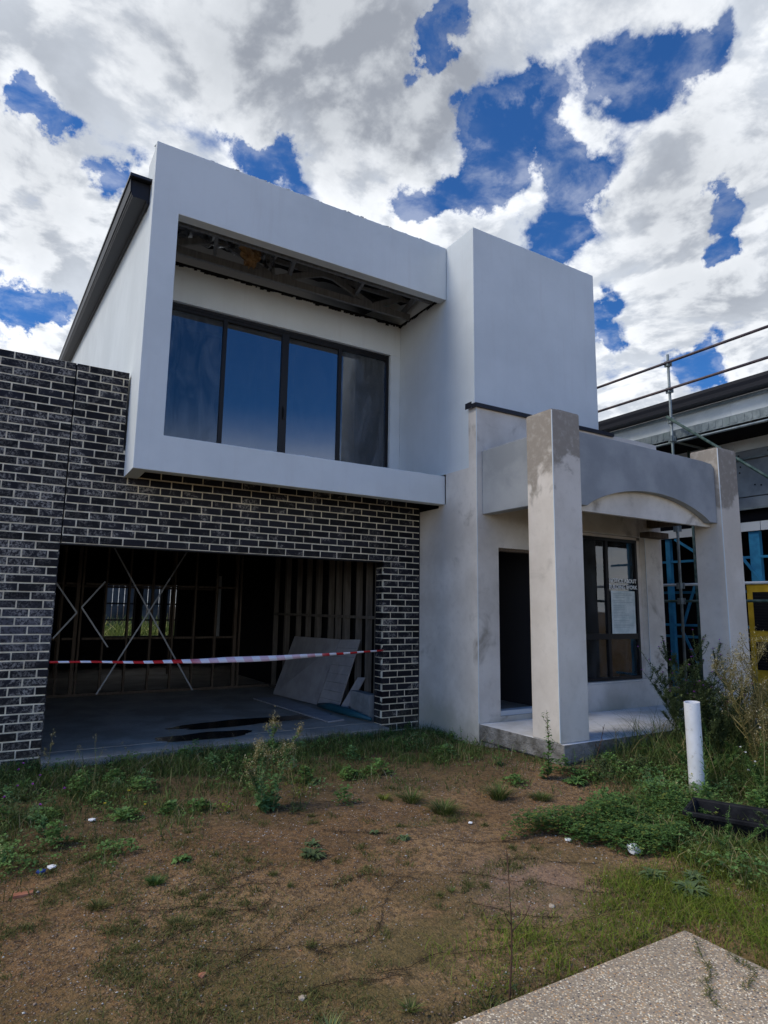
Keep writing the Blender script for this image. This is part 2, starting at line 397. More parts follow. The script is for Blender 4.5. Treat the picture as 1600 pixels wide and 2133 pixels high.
gv = [(x, y, gz(x, y) if abs(x) < 40 and abs(y) < 40 else -.12) for y in ys for x in xs]
gf = [(j*nx+i, j*nx+i+1, (j+1)*nx+i+1, (j+1)*nx+i) for j in range(ny-1) for i in range(nx-1)]
g = MB(); g.add(gv, gf); tag(g.build('ground', M['soil'], smooth=True), kind='structure')
bevel(tag(MB().box((-9, -8.6, -.2), (PX, PY, -.1)).build('footpath', M['aggregate']), kind='structure'), .012, 3)

# ------------------------------------------------------------------ the house
house = empty('house', 'unfinished two storey house with black brick garage and white rendered upper box', 'house', loc=(0, 0, 0))
def part(name, m, mb, parent=None, bev=0, smooth=False, label=None):
    o = mb.build(name, m, parent or house, smooth=smooth)
    if bev: bevel(o, bev)
    if label: o['label'] = label
    return o

# brickwork: every brick a small block standing proud of the mortar
OX0, OX1, XR, XP = -.132, 16*W, 4.412, .412
CJ = -.128
bw = MB()
def lay(xa, xb, r, z0):
    z1 = z0+.076
    off = 0 if r % 2 else .5
    k = math.floor(xa/W)-1
    while k*W < xb+W:
        a = (k+off)*W+.007; b = (k+off+1)*W-.007; k += 1
        a2, b2 = max(a, xa), min(b, xb)
        if b2-a2 < .018: continue
        d = random.uniform(-.002, .001)
        bw.box((a2, d, z0+.007+random.uniform(-.001, .001)), (b2, .05, z1+.003), 0, .0018)
for r in range(-23, 28):
    z0 = ZL-(r+1)*CH
    lay(-3.4, CJ-.006, r, z0)
    if r >= 0:
        lay(OX1, XR, r, z0)
        # bricks turning the corner into the opening
        if r % 2: bw.box((OX1, .052, z0+.005), (OX1+.05, .105, z0+.081), 0, .0012).box((OX1, .115, z0+.005), (OX1+.05, .20, z0+.081), 0, .0012)
        else: bw.box((OX1, .052, z0+.005), (OX1+.05, .20, z0+.081), 0, .0012)
    elif z0 > 3.12: lay(CJ+.006, XP, r, z0)
    else: lay(CJ+.006, XR, r, z0)
top = ZL+23*CH
def mort(a, b): bw.box(a, b, 1)
mort((-3.4, .0042, -.25), (OX0-.012, .19, ZL-.001)); mort((-3.4, .0042, ZL), (CJ-.007, .19, top-.004))
mort((CJ+.007, .0042, ZL), (XP-.004, .19, top-.004)); mort((XP-.003, .0042, ZL), (XR-.003, .19, 3.22))
mort((OX1+.006, .0042, -.25), (XR-.003, .198, ZL-.001))
bw.box((CJ-.0065, .03, ZL), (CJ+.0065, .18, top-.01), 2)
part('brick_wall', [M['brick'], M['mortar'], M['dark']], bw)
part('lintel', M['frame'], MB().box((OX0-.01, .004, ZL-.014), (OX1+.0, .16, ZL-.002)))

# white upper box: front panel with the square opening
FX0, FX1, FY0, FY1, FB, FT = .43, 4.443, -.60, -.46, 2.912, 6.662
QX0, QZ0, QZ1 = .713, 3.303, 5.868
fp = MB()
fp.prism([(FX0, FB), (FX1, FB), (FX1, QZ0), (QX0, QZ0), (QX0, QZ1), (FX1, QZ1), (FX1, FT), (FX0, FT)], 1, FY0, FY1)
# thin left flank carried up with the panel
part('front_panel', M['white'], fp, bev=.006, label='white rendered front panel framing the balcony window')
for zz, yy in ((QZ0+.001, -.5), (FT+.0, -.53)):
    lip = MB()
    pts = [(x, yy+.05*mn.noise(Vector((x*9, zz, 0))), zz+.0035+.005*mn.noise(Vector((x*14, zz, 2)))) for x in np.arange(QX0 if zz < 4 else FX0, FX1, .05)]
    for (a, b) in zip(pts, pts[1:]): lip.bar(a, b, .11, .007)
    part('render_lip', M['white'], lip)
sw = MB(); wz = lambda y: 6.10+.172*y
sw.prism([(FY1+.002, FB+.003), (12, FB+.003), (12, wz(12)), (FY1+.002, wz(FY1))], 0, FX0+.004, FX0+.15)
part('side_wall', M['white'], sw)
part('parapet_return', M['white'], MB().box((FX0+.004, FY1+.001, wz(FY1)+.001), (FX0+.18, -.13, FT-.02)))
bg = MB()
sl = .172
def barge(y0, y1, prof, mi=0):
    n = len(prof); vs = [(x, y0, 6.10+sl*y0+z) for x, z in prof]+[(x, y1, 6.10+sl*y1+z) for x, z in prof]
    bg.add(vs, [tuple(range(n)), tuple(range(n, 2*n))[::-1]]+[(i, i+n, (i+1) % n+n, (i+1) % n) for i in range(n)], mi)
barge(-.36, 13, [(.428, -.02), (.428, .22), (.235, .22), (.235, .04), (.25, .03), (.25, .015), (.40, .015), (.40, -.02)])
barge(-.36, 13, [(.232, .26), (.232, .07), (.222, .07), (.214, .26)])
part('barge_fascia', M['barge'], bg, bev=.003)
rf = MB(); rf.add([(.2, -.44, 6.10-.44*sl+.262), (6.8, -.44, 6.10-.44*sl+.262), (6.8, 13, 6.10+13*sl+.262), (.2, 13, 6.10+13*sl+.262),
                   (.2, -.44, 6.10-.44*sl+.23), (6.8, -.44, 6.10-.44*sl+.23), (6.8, 13, 6.10+13*sl+.23), (.2, 13, 6.10+13*sl+.23)],
                  [(0, 1, 2, 3), (7, 6, 5, 4), (0, 4, 5, 1), (2, 6, 7, 3), (1, 5, 6, 2), (3, 7, 4, 0)])
part('roof', M['roof'], rf)

# recess behind the opening: back wall round the sliding window
RY = .62; WX0, WX1, WZ0, WZ1 = .78, 4.275, 3.30, 5.435
rw = MB()
rw.box((.582, RY, WZ1), (4.448, RY+.14, 5.945)).box((.582, RY, 3.25), (WX0, RY+.14, WZ1)).box((WX1, RY, 3.25), (4.448, RY+.14, WZ1))
part('recess_wall', M['white'], rw, bev=.004)
part('balcony_floor', M['slab'], MB().box((.584, -.455, 3.17), (4.446, 2.0, 3.26)))
def window(name, x0, x1, z0, z1, y, muls, gl, transom=None, handle=None, dep=.07, fw=.045):
    f = MB()
    f.box((x0, y, z0), (x1, y+dep, z0+fw)).box((x0, y, z1-fw), (x1, y+dep, z1)).box((x0, y, z0+fw), (x0+fw, y+dep, z1-fw)).box((x1-fw, y, z0+fw), (x1, y+dep, z1-fw))
    xsn = [x0+fw]
    for (mx, mw) in muls:
        f.box((mx-mw/2, y+.004, z0+fw), (mx+mw/2, y+dep-.004, z1-fw)); xsn += [mx-mw/2, mx+mw/2]
    xsn.append(x1-fw)
    fr = part(name, M['frame'], f, bev=.003)
    zs = [(z0+fw, z1-fw)]
    if transom:
        zs = [(z0+fw, transom-.04), (transom+.04, z1-fw)]
        for i in range(0, len(xsn), 2):
            MB().box((xsn[i], y+.006, transom-.04), (xsn[i+1], y+dep-.006, transom+.04)).build('transom', M['frame'], fr)
    for i in range(0, len(xsn), 2):
        for (a, b) in zs:
            gm = gl[i//2] if isinstance(gl, list) else gl
            MB().box((xsn[i]+.001, y+.03, a+.001), (xsn[i+1]-.001, y+.036, b-.001)).build('pane', gm, fr)
    return fr
win = window('sliding_window', WX0, WX1, WZ0, WZ1, RY+.055, [(1.675, .055), (2.55, .105), (3.425, .055)], [M['glass'], M['glassb'], M['glassb'], M['glass']])
MB().box((2.54, RY+.037, 4.12), (2.575, RY+.0585, 4.30)).box((2.55, RY+.02, 4.15), (2.562, RY+.037, 4.26)).build('handle', M['frame'], win)
for i, (a, b) in enumerate(((WX0+.05, 1.645), (1.705, 2.495), (2.605, 3.395), (3.455, WX1-.05))):   # sash rails of the four leaves
    MB().box((a, RY+.063, WZ1-.085), (b, RY+.083, WZ1-.046)).build('sash_rail', M['frame'], win)

# open ceiling of the recess: trusses, foil, torn insulation
tr = empty('roof_truss', None, None); tr.parent = house
for k_ in ('label', 'category'):
    if k_ in tr: del tr[k_]
def trp(name, m, mb, smooth=False): return mb.build(name, m, tr, smooth=smooth)
trp('bottom_chord', M['truss'], MB().bar((.6, .36, 5.99), (4.44, .36, 5.99), .045, .10))
trp('top_chord', M['truss'], MB().bar((.6, .36, 6.27), (4.44, .36, 6.27), .045, .09))
trp('bottom_chord', M['truss'], MB().bar((.6, -.25, 6.0), (4.44, -.25, 6.0), .045, .09))
wb = [((1.55, 6.27), (2.15, 6.02)), ((2.15, 6.27), (2.2, 6.02)), ((2.95, 6.27), (2.28, 6.02)), ((3.1, 6.27), (3.75, 6.02)), ((4.3, 6.27), (3.8, 6.02)), ((.7, 6.02), (1.4, 6.27))]
for (a, b) in wb: trp('truss_web', M['truss'], MB().bar((a[0], .36, a[1]), (b[0], .36, b[1]), .04, .08))
for x in (1.2, 2.25, 3.3, 4.2):
    trp('ceiling_joist', M['truss'], MB().bar((x, -.44, 6.10), (x+.25, .6, 6.14), .045, .09))
sark = MB(); n = 46; m_ = 14
for j in range(m_):
    for i in range(n):
        x = .6+3.84*i/(n-1); y = -.44+1.05*j/(m_-1)
        sark.v.append((x, y, min(6.33, 6.30-.03*max(0, 1.8-x)+.06*mn.noise(Vector((x*3, y*4, 0)))+.05*mn.noise(Vector((x*9, y*3, 4)))))); sark.t.append(.5)
sark.f = [(j*n+i, j*n+i+1, (j+1)*n+i+1, (j+1)*n+i) for j in range(m_-1) for i in range(n-1)]; sark.m = [0]*len(sark.f)
trp('sarking', M['dark'], sark, True)
fo = MB(); n = 30; m_ = 12; o = 0
for j in range(m_):
    for i in range(n):
        x = .6+1.25*i/(n-1); y = -.42+.9*j/(m_-1)
        fo.v.append((x, y, 6.20-.05*math.sin(3*x)+.05*mn.noise(Vector((x*5, y*6, 7)))+.045*mn.noise(Vector((x*14, y*4, 9))))); fo.t.append(.5)
fo.f = [(j*n+i, j*n+i+1, (j+1)*n+i+1, (j+1)*n+i) for j in range(m_-1) for i in range(n-1)]; fo.m = [0]*len(fo.f)
trp('foil', M['foil'], fo, False)
def rag(cx_, cy_, cz_, w, h, m, name, seed):
    q = MB(); nn = 14
    for j in range(nn):
        for i in range(nn):
            u, v = i/(nn-1)-.5, j/(nn-1)
            sp = (1-.65*v)
            q.v.append((cx_+u*w*sp+.05*mn.noise(Vector((u*5, v*5, seed))), cy_+.10*mn.noise(Vector((u*4, v*4, seed+3)))+.1*v, cz_-v*h+.04*mn.noise(Vector((u*7, v*2, seed+5))))); q.t.append(.5)
    q.f = [(j*nn+i, j*nn+i+1, (j+1)*nn+i+1, (j+1)*nn+i) for j in range(nn-1) for i in range(nn-1)]; q.m = [0]*len(q.f)
    return trp(name, m, q, False)
rag(1.78, .02, 6.24, .42, .33, M['torn'], 'torn_insulation', 1)
rag(2.02, -.05, 6.22, .32, .30, M['foil'], 'foil', 8)
rag(1.52, -.05, 6.24, .3, .20, M['foil'], 'foil', 15)
rg = MB(); x = .6                                         # ragged black membrane hanging over the wall head
while x < 4.43:
    w = random.uniform(.02, .06); h = .02+.035*random.random()+.02*mn.noise(Vector((x*4, 0, 0)))
    rg.add([(x, RY-.006, 5.97), (x+w, RY-.006, 5.97), (x+w*1.1, RY-.012, 5.955-h*random.uniform(.6, 1)), (x-.002, RY-.012, 5.955-h)], [(0, 1, 2, 3)]); x += w
y = -.44
while y < RY:
    w = random.uniform(.03, .07); h = .02+.03*random.random()
    rg.add([(4.444, y, 5.97), (4.444, y+w, 5.97), (4.438, y+w, 5.95-h), (4.438, y, 5.95-h*.7)], [(0, 1, 2, 3)]); y += w
trp('membrane_edge', M['dark'], rg)

# dark room behind the window, so the glass has depth behind it
rm = MB()
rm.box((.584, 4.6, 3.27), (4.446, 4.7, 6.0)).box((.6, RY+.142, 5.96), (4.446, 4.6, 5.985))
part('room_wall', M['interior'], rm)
st = MB()
for x in (.9, 1.35, 1.8, 2.25, 2.7, 3.15, 3.6, 4.05): st.box((x, 2.4, 3.265), (x+.04, 2.49, 5.9))
st.box((.8, 2.4, 5.9), (4.2, 2.49, 5.95))
part('room_framing', M['truss'], st)
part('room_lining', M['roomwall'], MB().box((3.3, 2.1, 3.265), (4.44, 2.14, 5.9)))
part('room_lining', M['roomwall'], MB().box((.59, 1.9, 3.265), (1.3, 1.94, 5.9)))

# tall white block to the right
UX0, UX1, UY, UT = 4.45, 6.825, -1.2, 6.672
up = MB().prism([(UX0, 3.33), (UX1, 3.33), (UX1, UT), (UX0, UT)], 1, UY, 4.5)
part('upper_wall', M['white'], up, bev=.006, label='tall plain white rendered block above the porch')
lp = MB()
pts = [(x, UY+.06, UT+.003+.006*mn.noise(Vector((x*12, 5, 2)))) for x in np.arange(UX0+.01, UX1, .05)]
for (a, b) in zip(pts, pts[1:]): lp.bar(a, b, .10, .008)
part('render_lip', M['white'], lp)

# grey rendered entrance
DX0, DX1, DZ0, DZ1 = 4.757, 5.62, .225, 2.30
EX0, EX1, EY0, EY1, ET = 4.415, 8.05, -1.28, -1.12, 4.118
VX0, VX1, VZ0, VZ1 = 6.12, 7.655, .52, 2.625
ew = MB()
ew.box((EX0, EY0, -.3), (DX0, EY1, ET)).box((DX0, EY0, DZ1), (DX1, EY1, ET)).box((DX0, EY0, -.3), (DX1, EY1, DZ0))
ew.box((DX1, EY0, -.3), (VX0, EY1, ET)).box((VX0, EY0, VZ1), (VX1, EY1, ET)).box((VX0, EY0, -.3), (VX1, EY1, VZ0)).box((VX1, EY0, -.3), (EX1, EY1, ET))
o = part('entrance_wall', M['render'], ew)
sd = MB().prism([(EY1+.002, -.3), (-.002, -.3), (-.002, 2.88), (-.458, 2.88), (-.458, 3.328), (EY1+.002, 3.328)], 0, EX0+.003, EX0+.15)
part('garage_return_wall', M['render'], sd)
part('return_wall_cap', M['render'], MB().box((EX0+.003, -.62, 2.915), (EX0+.031, -.459, 3.325)))
part('entrance_side_wall', M['render'], MB().box((EX1-.15, EY1+.002, -.3), (EX1, 8, ET-.01)).box((6.84, 6, 3.2), (7.9, 6.1, 4.1)))
# thin pale corner beads of the render
for (x, y, z0, z1) in ((EX0-.001, EY0-.001, .17, ET), (VX1+.002, EY0-.001, VZ0, VZ1)): part('corner_bead', M['white'], MB().box((x-.002, y-.002, z0), (x+.007, y+.007, z1)))
fl = MB().box((EX0-.035, EY0-.035, ET+.004), (7.02, UY-.003, ET+.030)).box((EX0-.035, EY0-.035, ET-.022), (7.02, EY0-.012, ET+.003)).box((EX0-.035, EY0-.010, ET-.022), (EX0-.012, UY-.03, ET+.003))
fl.box((EX0-.04, UY-.03, ET-.02), (EX0-.036, UY+.10, ET+.06))
part('flashing', M['barge'], fl)
part('door_lintel', M['redtimber'], MB().box((DX0+.002, EY0+.03, DZ1-.035), (DX1-.002, EY1-.002, DZ1-.002)))
part('door_sill', M['whitebar'], MB().box((DX0+.002, EY0+.02, DZ0+.002), (DX1-.002, EY1-.01, DZ0+.06)))
ewin = window('entry_window', 6.20, 7.575, .548, 2.585, EY0+.085, [(6.905, .055)], M['glasslow'], transom=1.16, dep=.06)
ew2 = MB().box((VX0+.001, EY0+.02, VZ0+.001), (VX1-.001, EY0+.14, VZ0+.025))
part('window_sill', M['render'], ew2)
iw = MB().box((6.121, EY0+.09, .546), (6.198, EY1-.005, 2.62)).box((7.577, EY0+.09, .546), (7.654, EY1-.005, 2.62)).box((6.121, EY0+.09, 2.587), (7.654, EY1-.005, 2.622))
part('window_reveal', M['render'], iw)
# entry rooms, dark and bare
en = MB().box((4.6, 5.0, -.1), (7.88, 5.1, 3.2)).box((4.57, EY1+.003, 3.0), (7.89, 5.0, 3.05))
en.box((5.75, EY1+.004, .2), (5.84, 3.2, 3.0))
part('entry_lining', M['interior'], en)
part('entry_floor', M['slab'], MB().box((4.57, EY1+.002, .12), (7.89, 5.0, .22)))
ef = MB()
for x in (6.0, 6.45, 6.9, 7.35, 7.75): ef.box((x, 1.0, .222), (x+.04, 1.09, 2.9))
for y in (-.7, -.2, .3, .8): ef.box((7.80, y, .222), (7.88, y+.04, 2.9))
ef.box((6.0, 1.0, 1.5), (7.8, 1.09, 1.545))
part('entry_framing', M['timber'], ef)
part('wall_conduit', M['label'], MB().box((6.98, -.62, .62), (7.06, -.60, .74)).tube([(7.02, -.61, .74), (7.0, -.61, 1.05), (6.98, -.60, 1.3)], .008, 6))
part('wall_tag', M['label'], MB().box((6.42, -.62, 2.13), (6.50, -.6, 2.23)))
part('hook_pipe', M['label'], MB().tube([(6.40, -.62, 1.62), (6.42, -.62, 1.85), (6.38, -.62, 1.93)], .012, 6))

# porch
ps = MB()
ps.box((4.419, -2.62, -.02), (7.99, EY0-.002, .165))
pso = part('porch_slab', [M['porch'], M['slabedge']], ps, bev=.008)
for p in pso.data.polygons:
    if abs(p.normal.z) < .5: p.material_index = 1
pf = MB()
for i in range(60):
    a = 4.42+i*.06; pf.box((a, -2.60+.03*mn.noise(Vector((a*3, 0, 0))), -.3), (a+.0595, -2.4, -.021-.02*abs(mn.noise(Vector((a*5, 1, 0))))))
for i in range(18):
    a = -2.40+i*.062; pf.box((4.45+.03*mn.noise(Vector((a*3, 0, 8))), a, -.3), (4.6, a+.0615, -.021))
part('porch_footing', M['slabedge'], pf)
def column(x0, y0, w=.435, d=.40, z0=.166, z1=3.725):
    c = MB().box((x0, y0, z0), (x0+w, y0+d, z1)); o = part('column', M['colrender'], c, bev=.01)
    MB().box((x0-.002, y0-.002, z0+.01), (x0+.008, y0+.008, z1-.01)).build('corner_bead', M['white'], o)
    tp = MB()
    for i in range(9):
        a = x0+.01+i*(w-.02)/9; tp.box((a, y0+.01, z1+.001), (a+(w-.02)/9-.0005, y0+d-.01, z1+.006+.012*abs(mn.noise(Vector((a*8, y0, 0))))))
    tp.build('column_top', M['colrender'], o)
    return o
column(4.415, -2.575)
column(7.490, -2.60)
part('porch_beam', M['beam'], MB().box((4.497, -2.174, 2.705), (4.64, EY0-.001, 3.525)), bev=.008, label='blue grey side beam from the wall to the near column')
# arched front beam
AY0, AY1 = -2.535, -2.44
ax0, ax1 = 4.851, 7.488
top_ = [(ax1, 3.46), (ax1-.06, 3.50), (ax1-.25, 3.515), (ax0, 3.55)]
arc = []
s0, s1 = 4.99, 7.33
for i in range(41):
    t = i/40; x = s0+(s1-s0)*t; q = (t-.5)*2
    arc.append((x, 2.70+.275*(1-q*q)**.85 if abs(q) < 1 else 2.70))
poly = [(ax0, 2.70)]+arc+[(ax1, 2.70)]+top_
part('arched_beam', M['beam'], MB().prism(poly, 1, AY0, AY1), bev=.005, label='blue grey front beam with a shallow arch cut in it')
part('inner_lintel', M['render'], MB().box((ax0, AY1+.004, 2.655), (ax1, AY1+.06, 3.42)), label='pale flat board behind the arch')
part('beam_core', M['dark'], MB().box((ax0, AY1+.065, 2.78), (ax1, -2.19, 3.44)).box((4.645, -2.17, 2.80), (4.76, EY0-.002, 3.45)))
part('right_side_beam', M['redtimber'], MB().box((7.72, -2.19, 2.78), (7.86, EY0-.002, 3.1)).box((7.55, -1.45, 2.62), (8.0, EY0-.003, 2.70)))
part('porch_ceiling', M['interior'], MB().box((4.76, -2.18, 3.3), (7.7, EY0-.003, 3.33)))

# garage inside
part('garage_floor', [M['slab']], MB().box((-3.3, .2, -.22), (4.10, 10.5, 0)))
part('slab_nosing', M['slab'], MB().box((OX0-.006, -.215, -.24), (OX1-.003, .1995, -.003)), bev=.01)
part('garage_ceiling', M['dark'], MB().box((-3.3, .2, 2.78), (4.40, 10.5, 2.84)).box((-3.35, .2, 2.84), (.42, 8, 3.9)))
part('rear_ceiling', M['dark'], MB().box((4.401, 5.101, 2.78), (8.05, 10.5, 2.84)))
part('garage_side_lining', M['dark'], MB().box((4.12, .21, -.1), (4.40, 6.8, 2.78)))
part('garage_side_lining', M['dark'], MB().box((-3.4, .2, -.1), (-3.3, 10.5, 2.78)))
def stud_wall(name, m, studs, plates):
    e = bpy.data.objects.new(name, None); COL.objects.link(e); e.parent = house
    for a, b in studs: MB().box(a, b).build('stud', m, e)
    for a, b in plates: MB().box(a, b).build('plate', m, e)
    return e
yy = [.36, .66, .96, 1.34, 1.64, 1.90, 2.36, 2.78, 3.20, 3.72, 4.30]
stud_wall('right_stud_wall', M['timber'], [((3.95, y, .046), (4.04, y+.04+(.04 if i % 3 == 0 else 0), 2.70)) for i, y in enumerate(yy)],
          [((3.95, .3, 0.001), (4.04, 4.44, .045)), ((3.95, .3, 2.70), (4.04, 4.44, 2.745))]+
          [((3.952, a+.081, 1.36), (4.038, b-.001, 1.40)) for a, b in zip(yy, yy[1:])])
xx = [-.9, -.5, -.12, .25, .47, .55, .92, 1.30, 1.69, 2.07, 2.45, 2.84, 3.21, 3.31]
stud_wall('back_stud_wall', M['redtimber'], [((x, 4.45, .046), (x+(.055 if x in (.47, 3.21) else .032), 4.53, 2.70)) for x in xx],
          [((-1, 4.45, .001), (3.94, 4.53, .045)), ((-1, 4.45, 2.70), (3.94, 4.53, 2.745))]+
          [((a+.06, 4.46, z), (b-.001, 4.52, z+.035)) for z in (.92, 1.84) for a, b in zip(xx, xx[1:]) if b-a > .12])
xx2 = [-1.2, -.6, 0, .4, .8, 1.25, 1.7, 2.2, 2.6, 3.1, 3.6]
stud_wall('middle_stud_wall', M['redtimber'], [((x, 7.0, .046), (x+.035, 7.08, 2.70)) for x in xx2],
          [((-1.3, 7.0, 2.70), (3.94, 7.08, 2.745))]+[((a+.036, 7.01, 1.86), (b-.001, 7.07, 1.9)) for a, b in zip(xx2, xx2[1:])])
def strap(a, b, y=4.435): part('brace_strap', M['strap'], MB().bar((a[0], y, a[1]), (b[0], y, b[1]), .012, .028, up=(0, 1, 0)))
def strapf(a, b, y=4.435):
    d = Vector((b[0]-a[0], 0, b[1]-a[1])).normalized(); nrm = Vector((-d.z, 0, d.x))*.012
    A = Vector((a[0], y, a[1])); B = Vector((b[0], y, b[1]))
    vs = [A-nrm, A+nrm, B+nrm, B-nrm]; v2 = [p+Vector((0, .004, 0)) for p in vs]
    part('brace_strap', M['strap'], MB().add(vs+v2, [(0, 1, 2, 3), (7, 6, 5, 4), (0, 4, 5, 1), (1, 5, 6, 2), (2, 6, 7, 3), (3, 7, 4, 0)]))
strapf((.90, .02), (2.30, 2.58)); strapf((2.50, .0), (1.0, 2.5), 4.428)
strapf((.177, .95), (.50, 1.37)); strapf((.50, 1.37), (.15, 1.86), 4.428)
strapf((.567, 1.46), (.90, 1.90)); strapf((.567, 1.46), (1.02, .80), 4.428)
# rear wall with its window openings
BY = 9.5
ro = [(1.55, 2.30, .70, 2.03), (2.42, 2.95, .70, 2.03), (3.02, 3.34, .70, 2.03)]
bwall = MB(); xcur = -3.3
for (a, b, z0, z1) in ro:
    bwall.box((xcur, BY, -.1), (a, BY+.12, 2.78)); bwall.box((a, BY, -.1), (b, BY+.12, z0)); bwall.box((a, BY, z1), (b, BY+.12, 2.78)); xcur = b
bwall.box((xcur, BY, -.1), (5.02, BY+.12, 2.78)).box((5.06, BY, -.1), (8.0, BY+.12, 2.78)).box((5.02, BY, -.1), (5.06, BY+.12, .7)).box((5.02, BY, 2.5), (5.06, BY+.12, 2.78))
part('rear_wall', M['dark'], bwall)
for (a, b, z0, z1) in ro:
    f = MB(); f.box((a+.01, BY+.03, z0+.01), (a+.05, BY+.08, z1-.01)).box((b-.05, BY+.03, z0+.01), (b-.01, BY+.08, z1-.01))
    for z in (z0+.01, z0+.42, z0+.82, z1-.05): f.box((a+.051, BY+.03, z), (b-.051, BY+.08, z+.04))
    part('rear_window', M['frame'], f)
part('rear_post', M['whitebar'], MB().box((4.0, 8.2, .75), (4.06, 8.26, 2.25)))
part('rear_floor', M['slab'], MB().box((4.101, 6.81, -.2), (7.88, 9.49, -.002)))

# ------------------------------------------------------------------ behind the house, seen through the rear windows
yf = MB()
for i in range(70):
    x = -3+i*.2; yf.box((x, 17, -.1), (x+.19, 17.02, 2.9))
tag(yf.build('yard_fence', M['fence']), 'pale boundary fence seen through the empty rear windows', 'fence')

# ------------------------------------------------------------------ things in and round the garage
tp = MB(); n = 60
pts = []
for i in range(n+1):
    t = i/n; x = -.131+t*(OX1+.131-.001); y = -.006 if t < .02 else -.010-.02*math.sin(t*math.pi)
    z = .928+.03*t-.055*math.sin(math.pi*t)*(1-.3*t)+.006*mn.noise(Vector((x*2, 0, 0)))
    hw = (.010+.022*math.exp(-((t-.55)/.25)**2)); tw = 1.1*math.sin(t*5.2)
    pts.append((Vector((x, y+.014*math.sin(tw*2), z)), hw, tw))
for i, (p, hw, tw) in enumerate(pts):
    off = Vector((0, math.sin(tw)*hw*.5, hw)); tp.v += [tuple(p-off), tuple(p+off)]; tp.t += [.5, .5]
tp.f = [(2*i, 2*i+2, 2*i+3, 2*i+1) for i in range(n)]; tp.m = [0]*n
o = tp.build('barrier_tape', M['tape'], smooth=True); so = o.modifiers.new('thick', 'SOLIDIFY'); so.thickness = .0008
tag(o, 'red and white striped barrier tape stretched across the open garage', 'tape')

def board(q, name, label, group='fibre cement boards in the garage', lines=0):
    """q = four corners (bottom far, bottom near, top near, top far)"""
    q = [Vector(p) for p in q]; nrm = (q[1]-q[0]).cross(q[3]-q[0]).normalized()*.009
    vs = [p-nrm for p in q]+[p+nrm for p in q]
    mb = MB().add(vs, [(0, 1, 2, 3), (7, 6, 5, 4), (0, 4, 5, 1), (1, 5, 6, 2), (2, 6, 7, 3), (3, 7, 4, 0)])
    for i in range(lines):
        t = (i+1)/(lines+1); a = q[0].lerp(q[3], t); b = q[1].lerp(q[2], t)
        for sgn in (1, -1):
            mb.bar(a+nrm*1.1*sgn, b+nrm*1.1*sgn, .005, .005, 1)
    o = mb.build(name, [M['board'], M['block']]); tag(o, label, 'board', group); return recenter(o)
board([(3.60, 3.30, .012), (3.76, 1.86, .012), (3.93, 1.45, 1.03), (3.93, 3.20, 1.0)], 'wall_board', 'widest grey sheet leaning on the garage studs, plain faced')
board([(3.745, 1.80, .012), (3.79, 1.20, .012), (3.915, .78, 1.06), (3.915, 1.41, 1.03)], 'wall_board', 'narrower ruled grey sheet leaning in front beside the widest sheet', lines=7)
board([(3.785, 1.16, .02), (3.83, 1.0, .02), (3.925, .62, .54), (3.925, .84, .52)], 'wall_board', 'short narrow grey offcut leaning next to the ruled sheet')
o = MB().prism([(3.10, 2.9), (3.26, .42), (3.52, .48), (3.56, 2.9)], 2, .004, .022).build('floor_sheet', M['board']); tag(recenter(o), 'flat grey sheet lying on the garage floor under the leaning boards', 'board', 'fibre cement boards in the garage')
tb = MB()
P0, P1 = Vector((3.66, 1.60, .05)), Vector((3.755, .16, .05))
tb.tube([P0, P0.lerp(P1, .25)+Vector((0, 0, .02)), P0.lerp(P1, .6)+Vector((.01, 0, .012)), P1], [.028, .058, .055, .02], 10)
tag(recenter(tb.build('plastic_bag', M['teal'], smooth=True)), 'dark teal plastic roll lying at the foot of the boards', 'plastic roll')
o = MB().box((3.80, .30, .001), (3.94, .84, .345)).build('concrete_block', M['block']); tag(bevel(recenter(o), .008), 'grey upright block against the studs by the brick pier', 'block')

# puddles on the slab
def blob_sheet(cx_, cy_, rx, ry, seed, z, rot=0, n=48):
    vs = []
    for i in range(n):
        a = 2*math.pi*i/n; r = 1+.35*mn.noise(Vector((math.cos(a)*1.6, math.sin(a)*1.6, seed)))+.12*mn.noise(Vector((math.cos(a)*5, math.sin(a)*5, seed)))
        x, y = rx*r*math.cos(a), ry*r*math.sin(a); vs.append((cx_+x*math.cos(rot)-y*math.sin(rot), cy_+x*math.sin(rot)+y*math.cos(rot), z))
    return MB().add(vs, [tuple(range(n))])
tag(blob_sheet(1.60, .32, .60, .19, 3, .004, .02).build('puddle', M['water']), kind='structure')
tag(blob_sheet(2.32, .95, 1.05, .24, 9, .004, .05).build('puddle', M['water']), kind='structure')

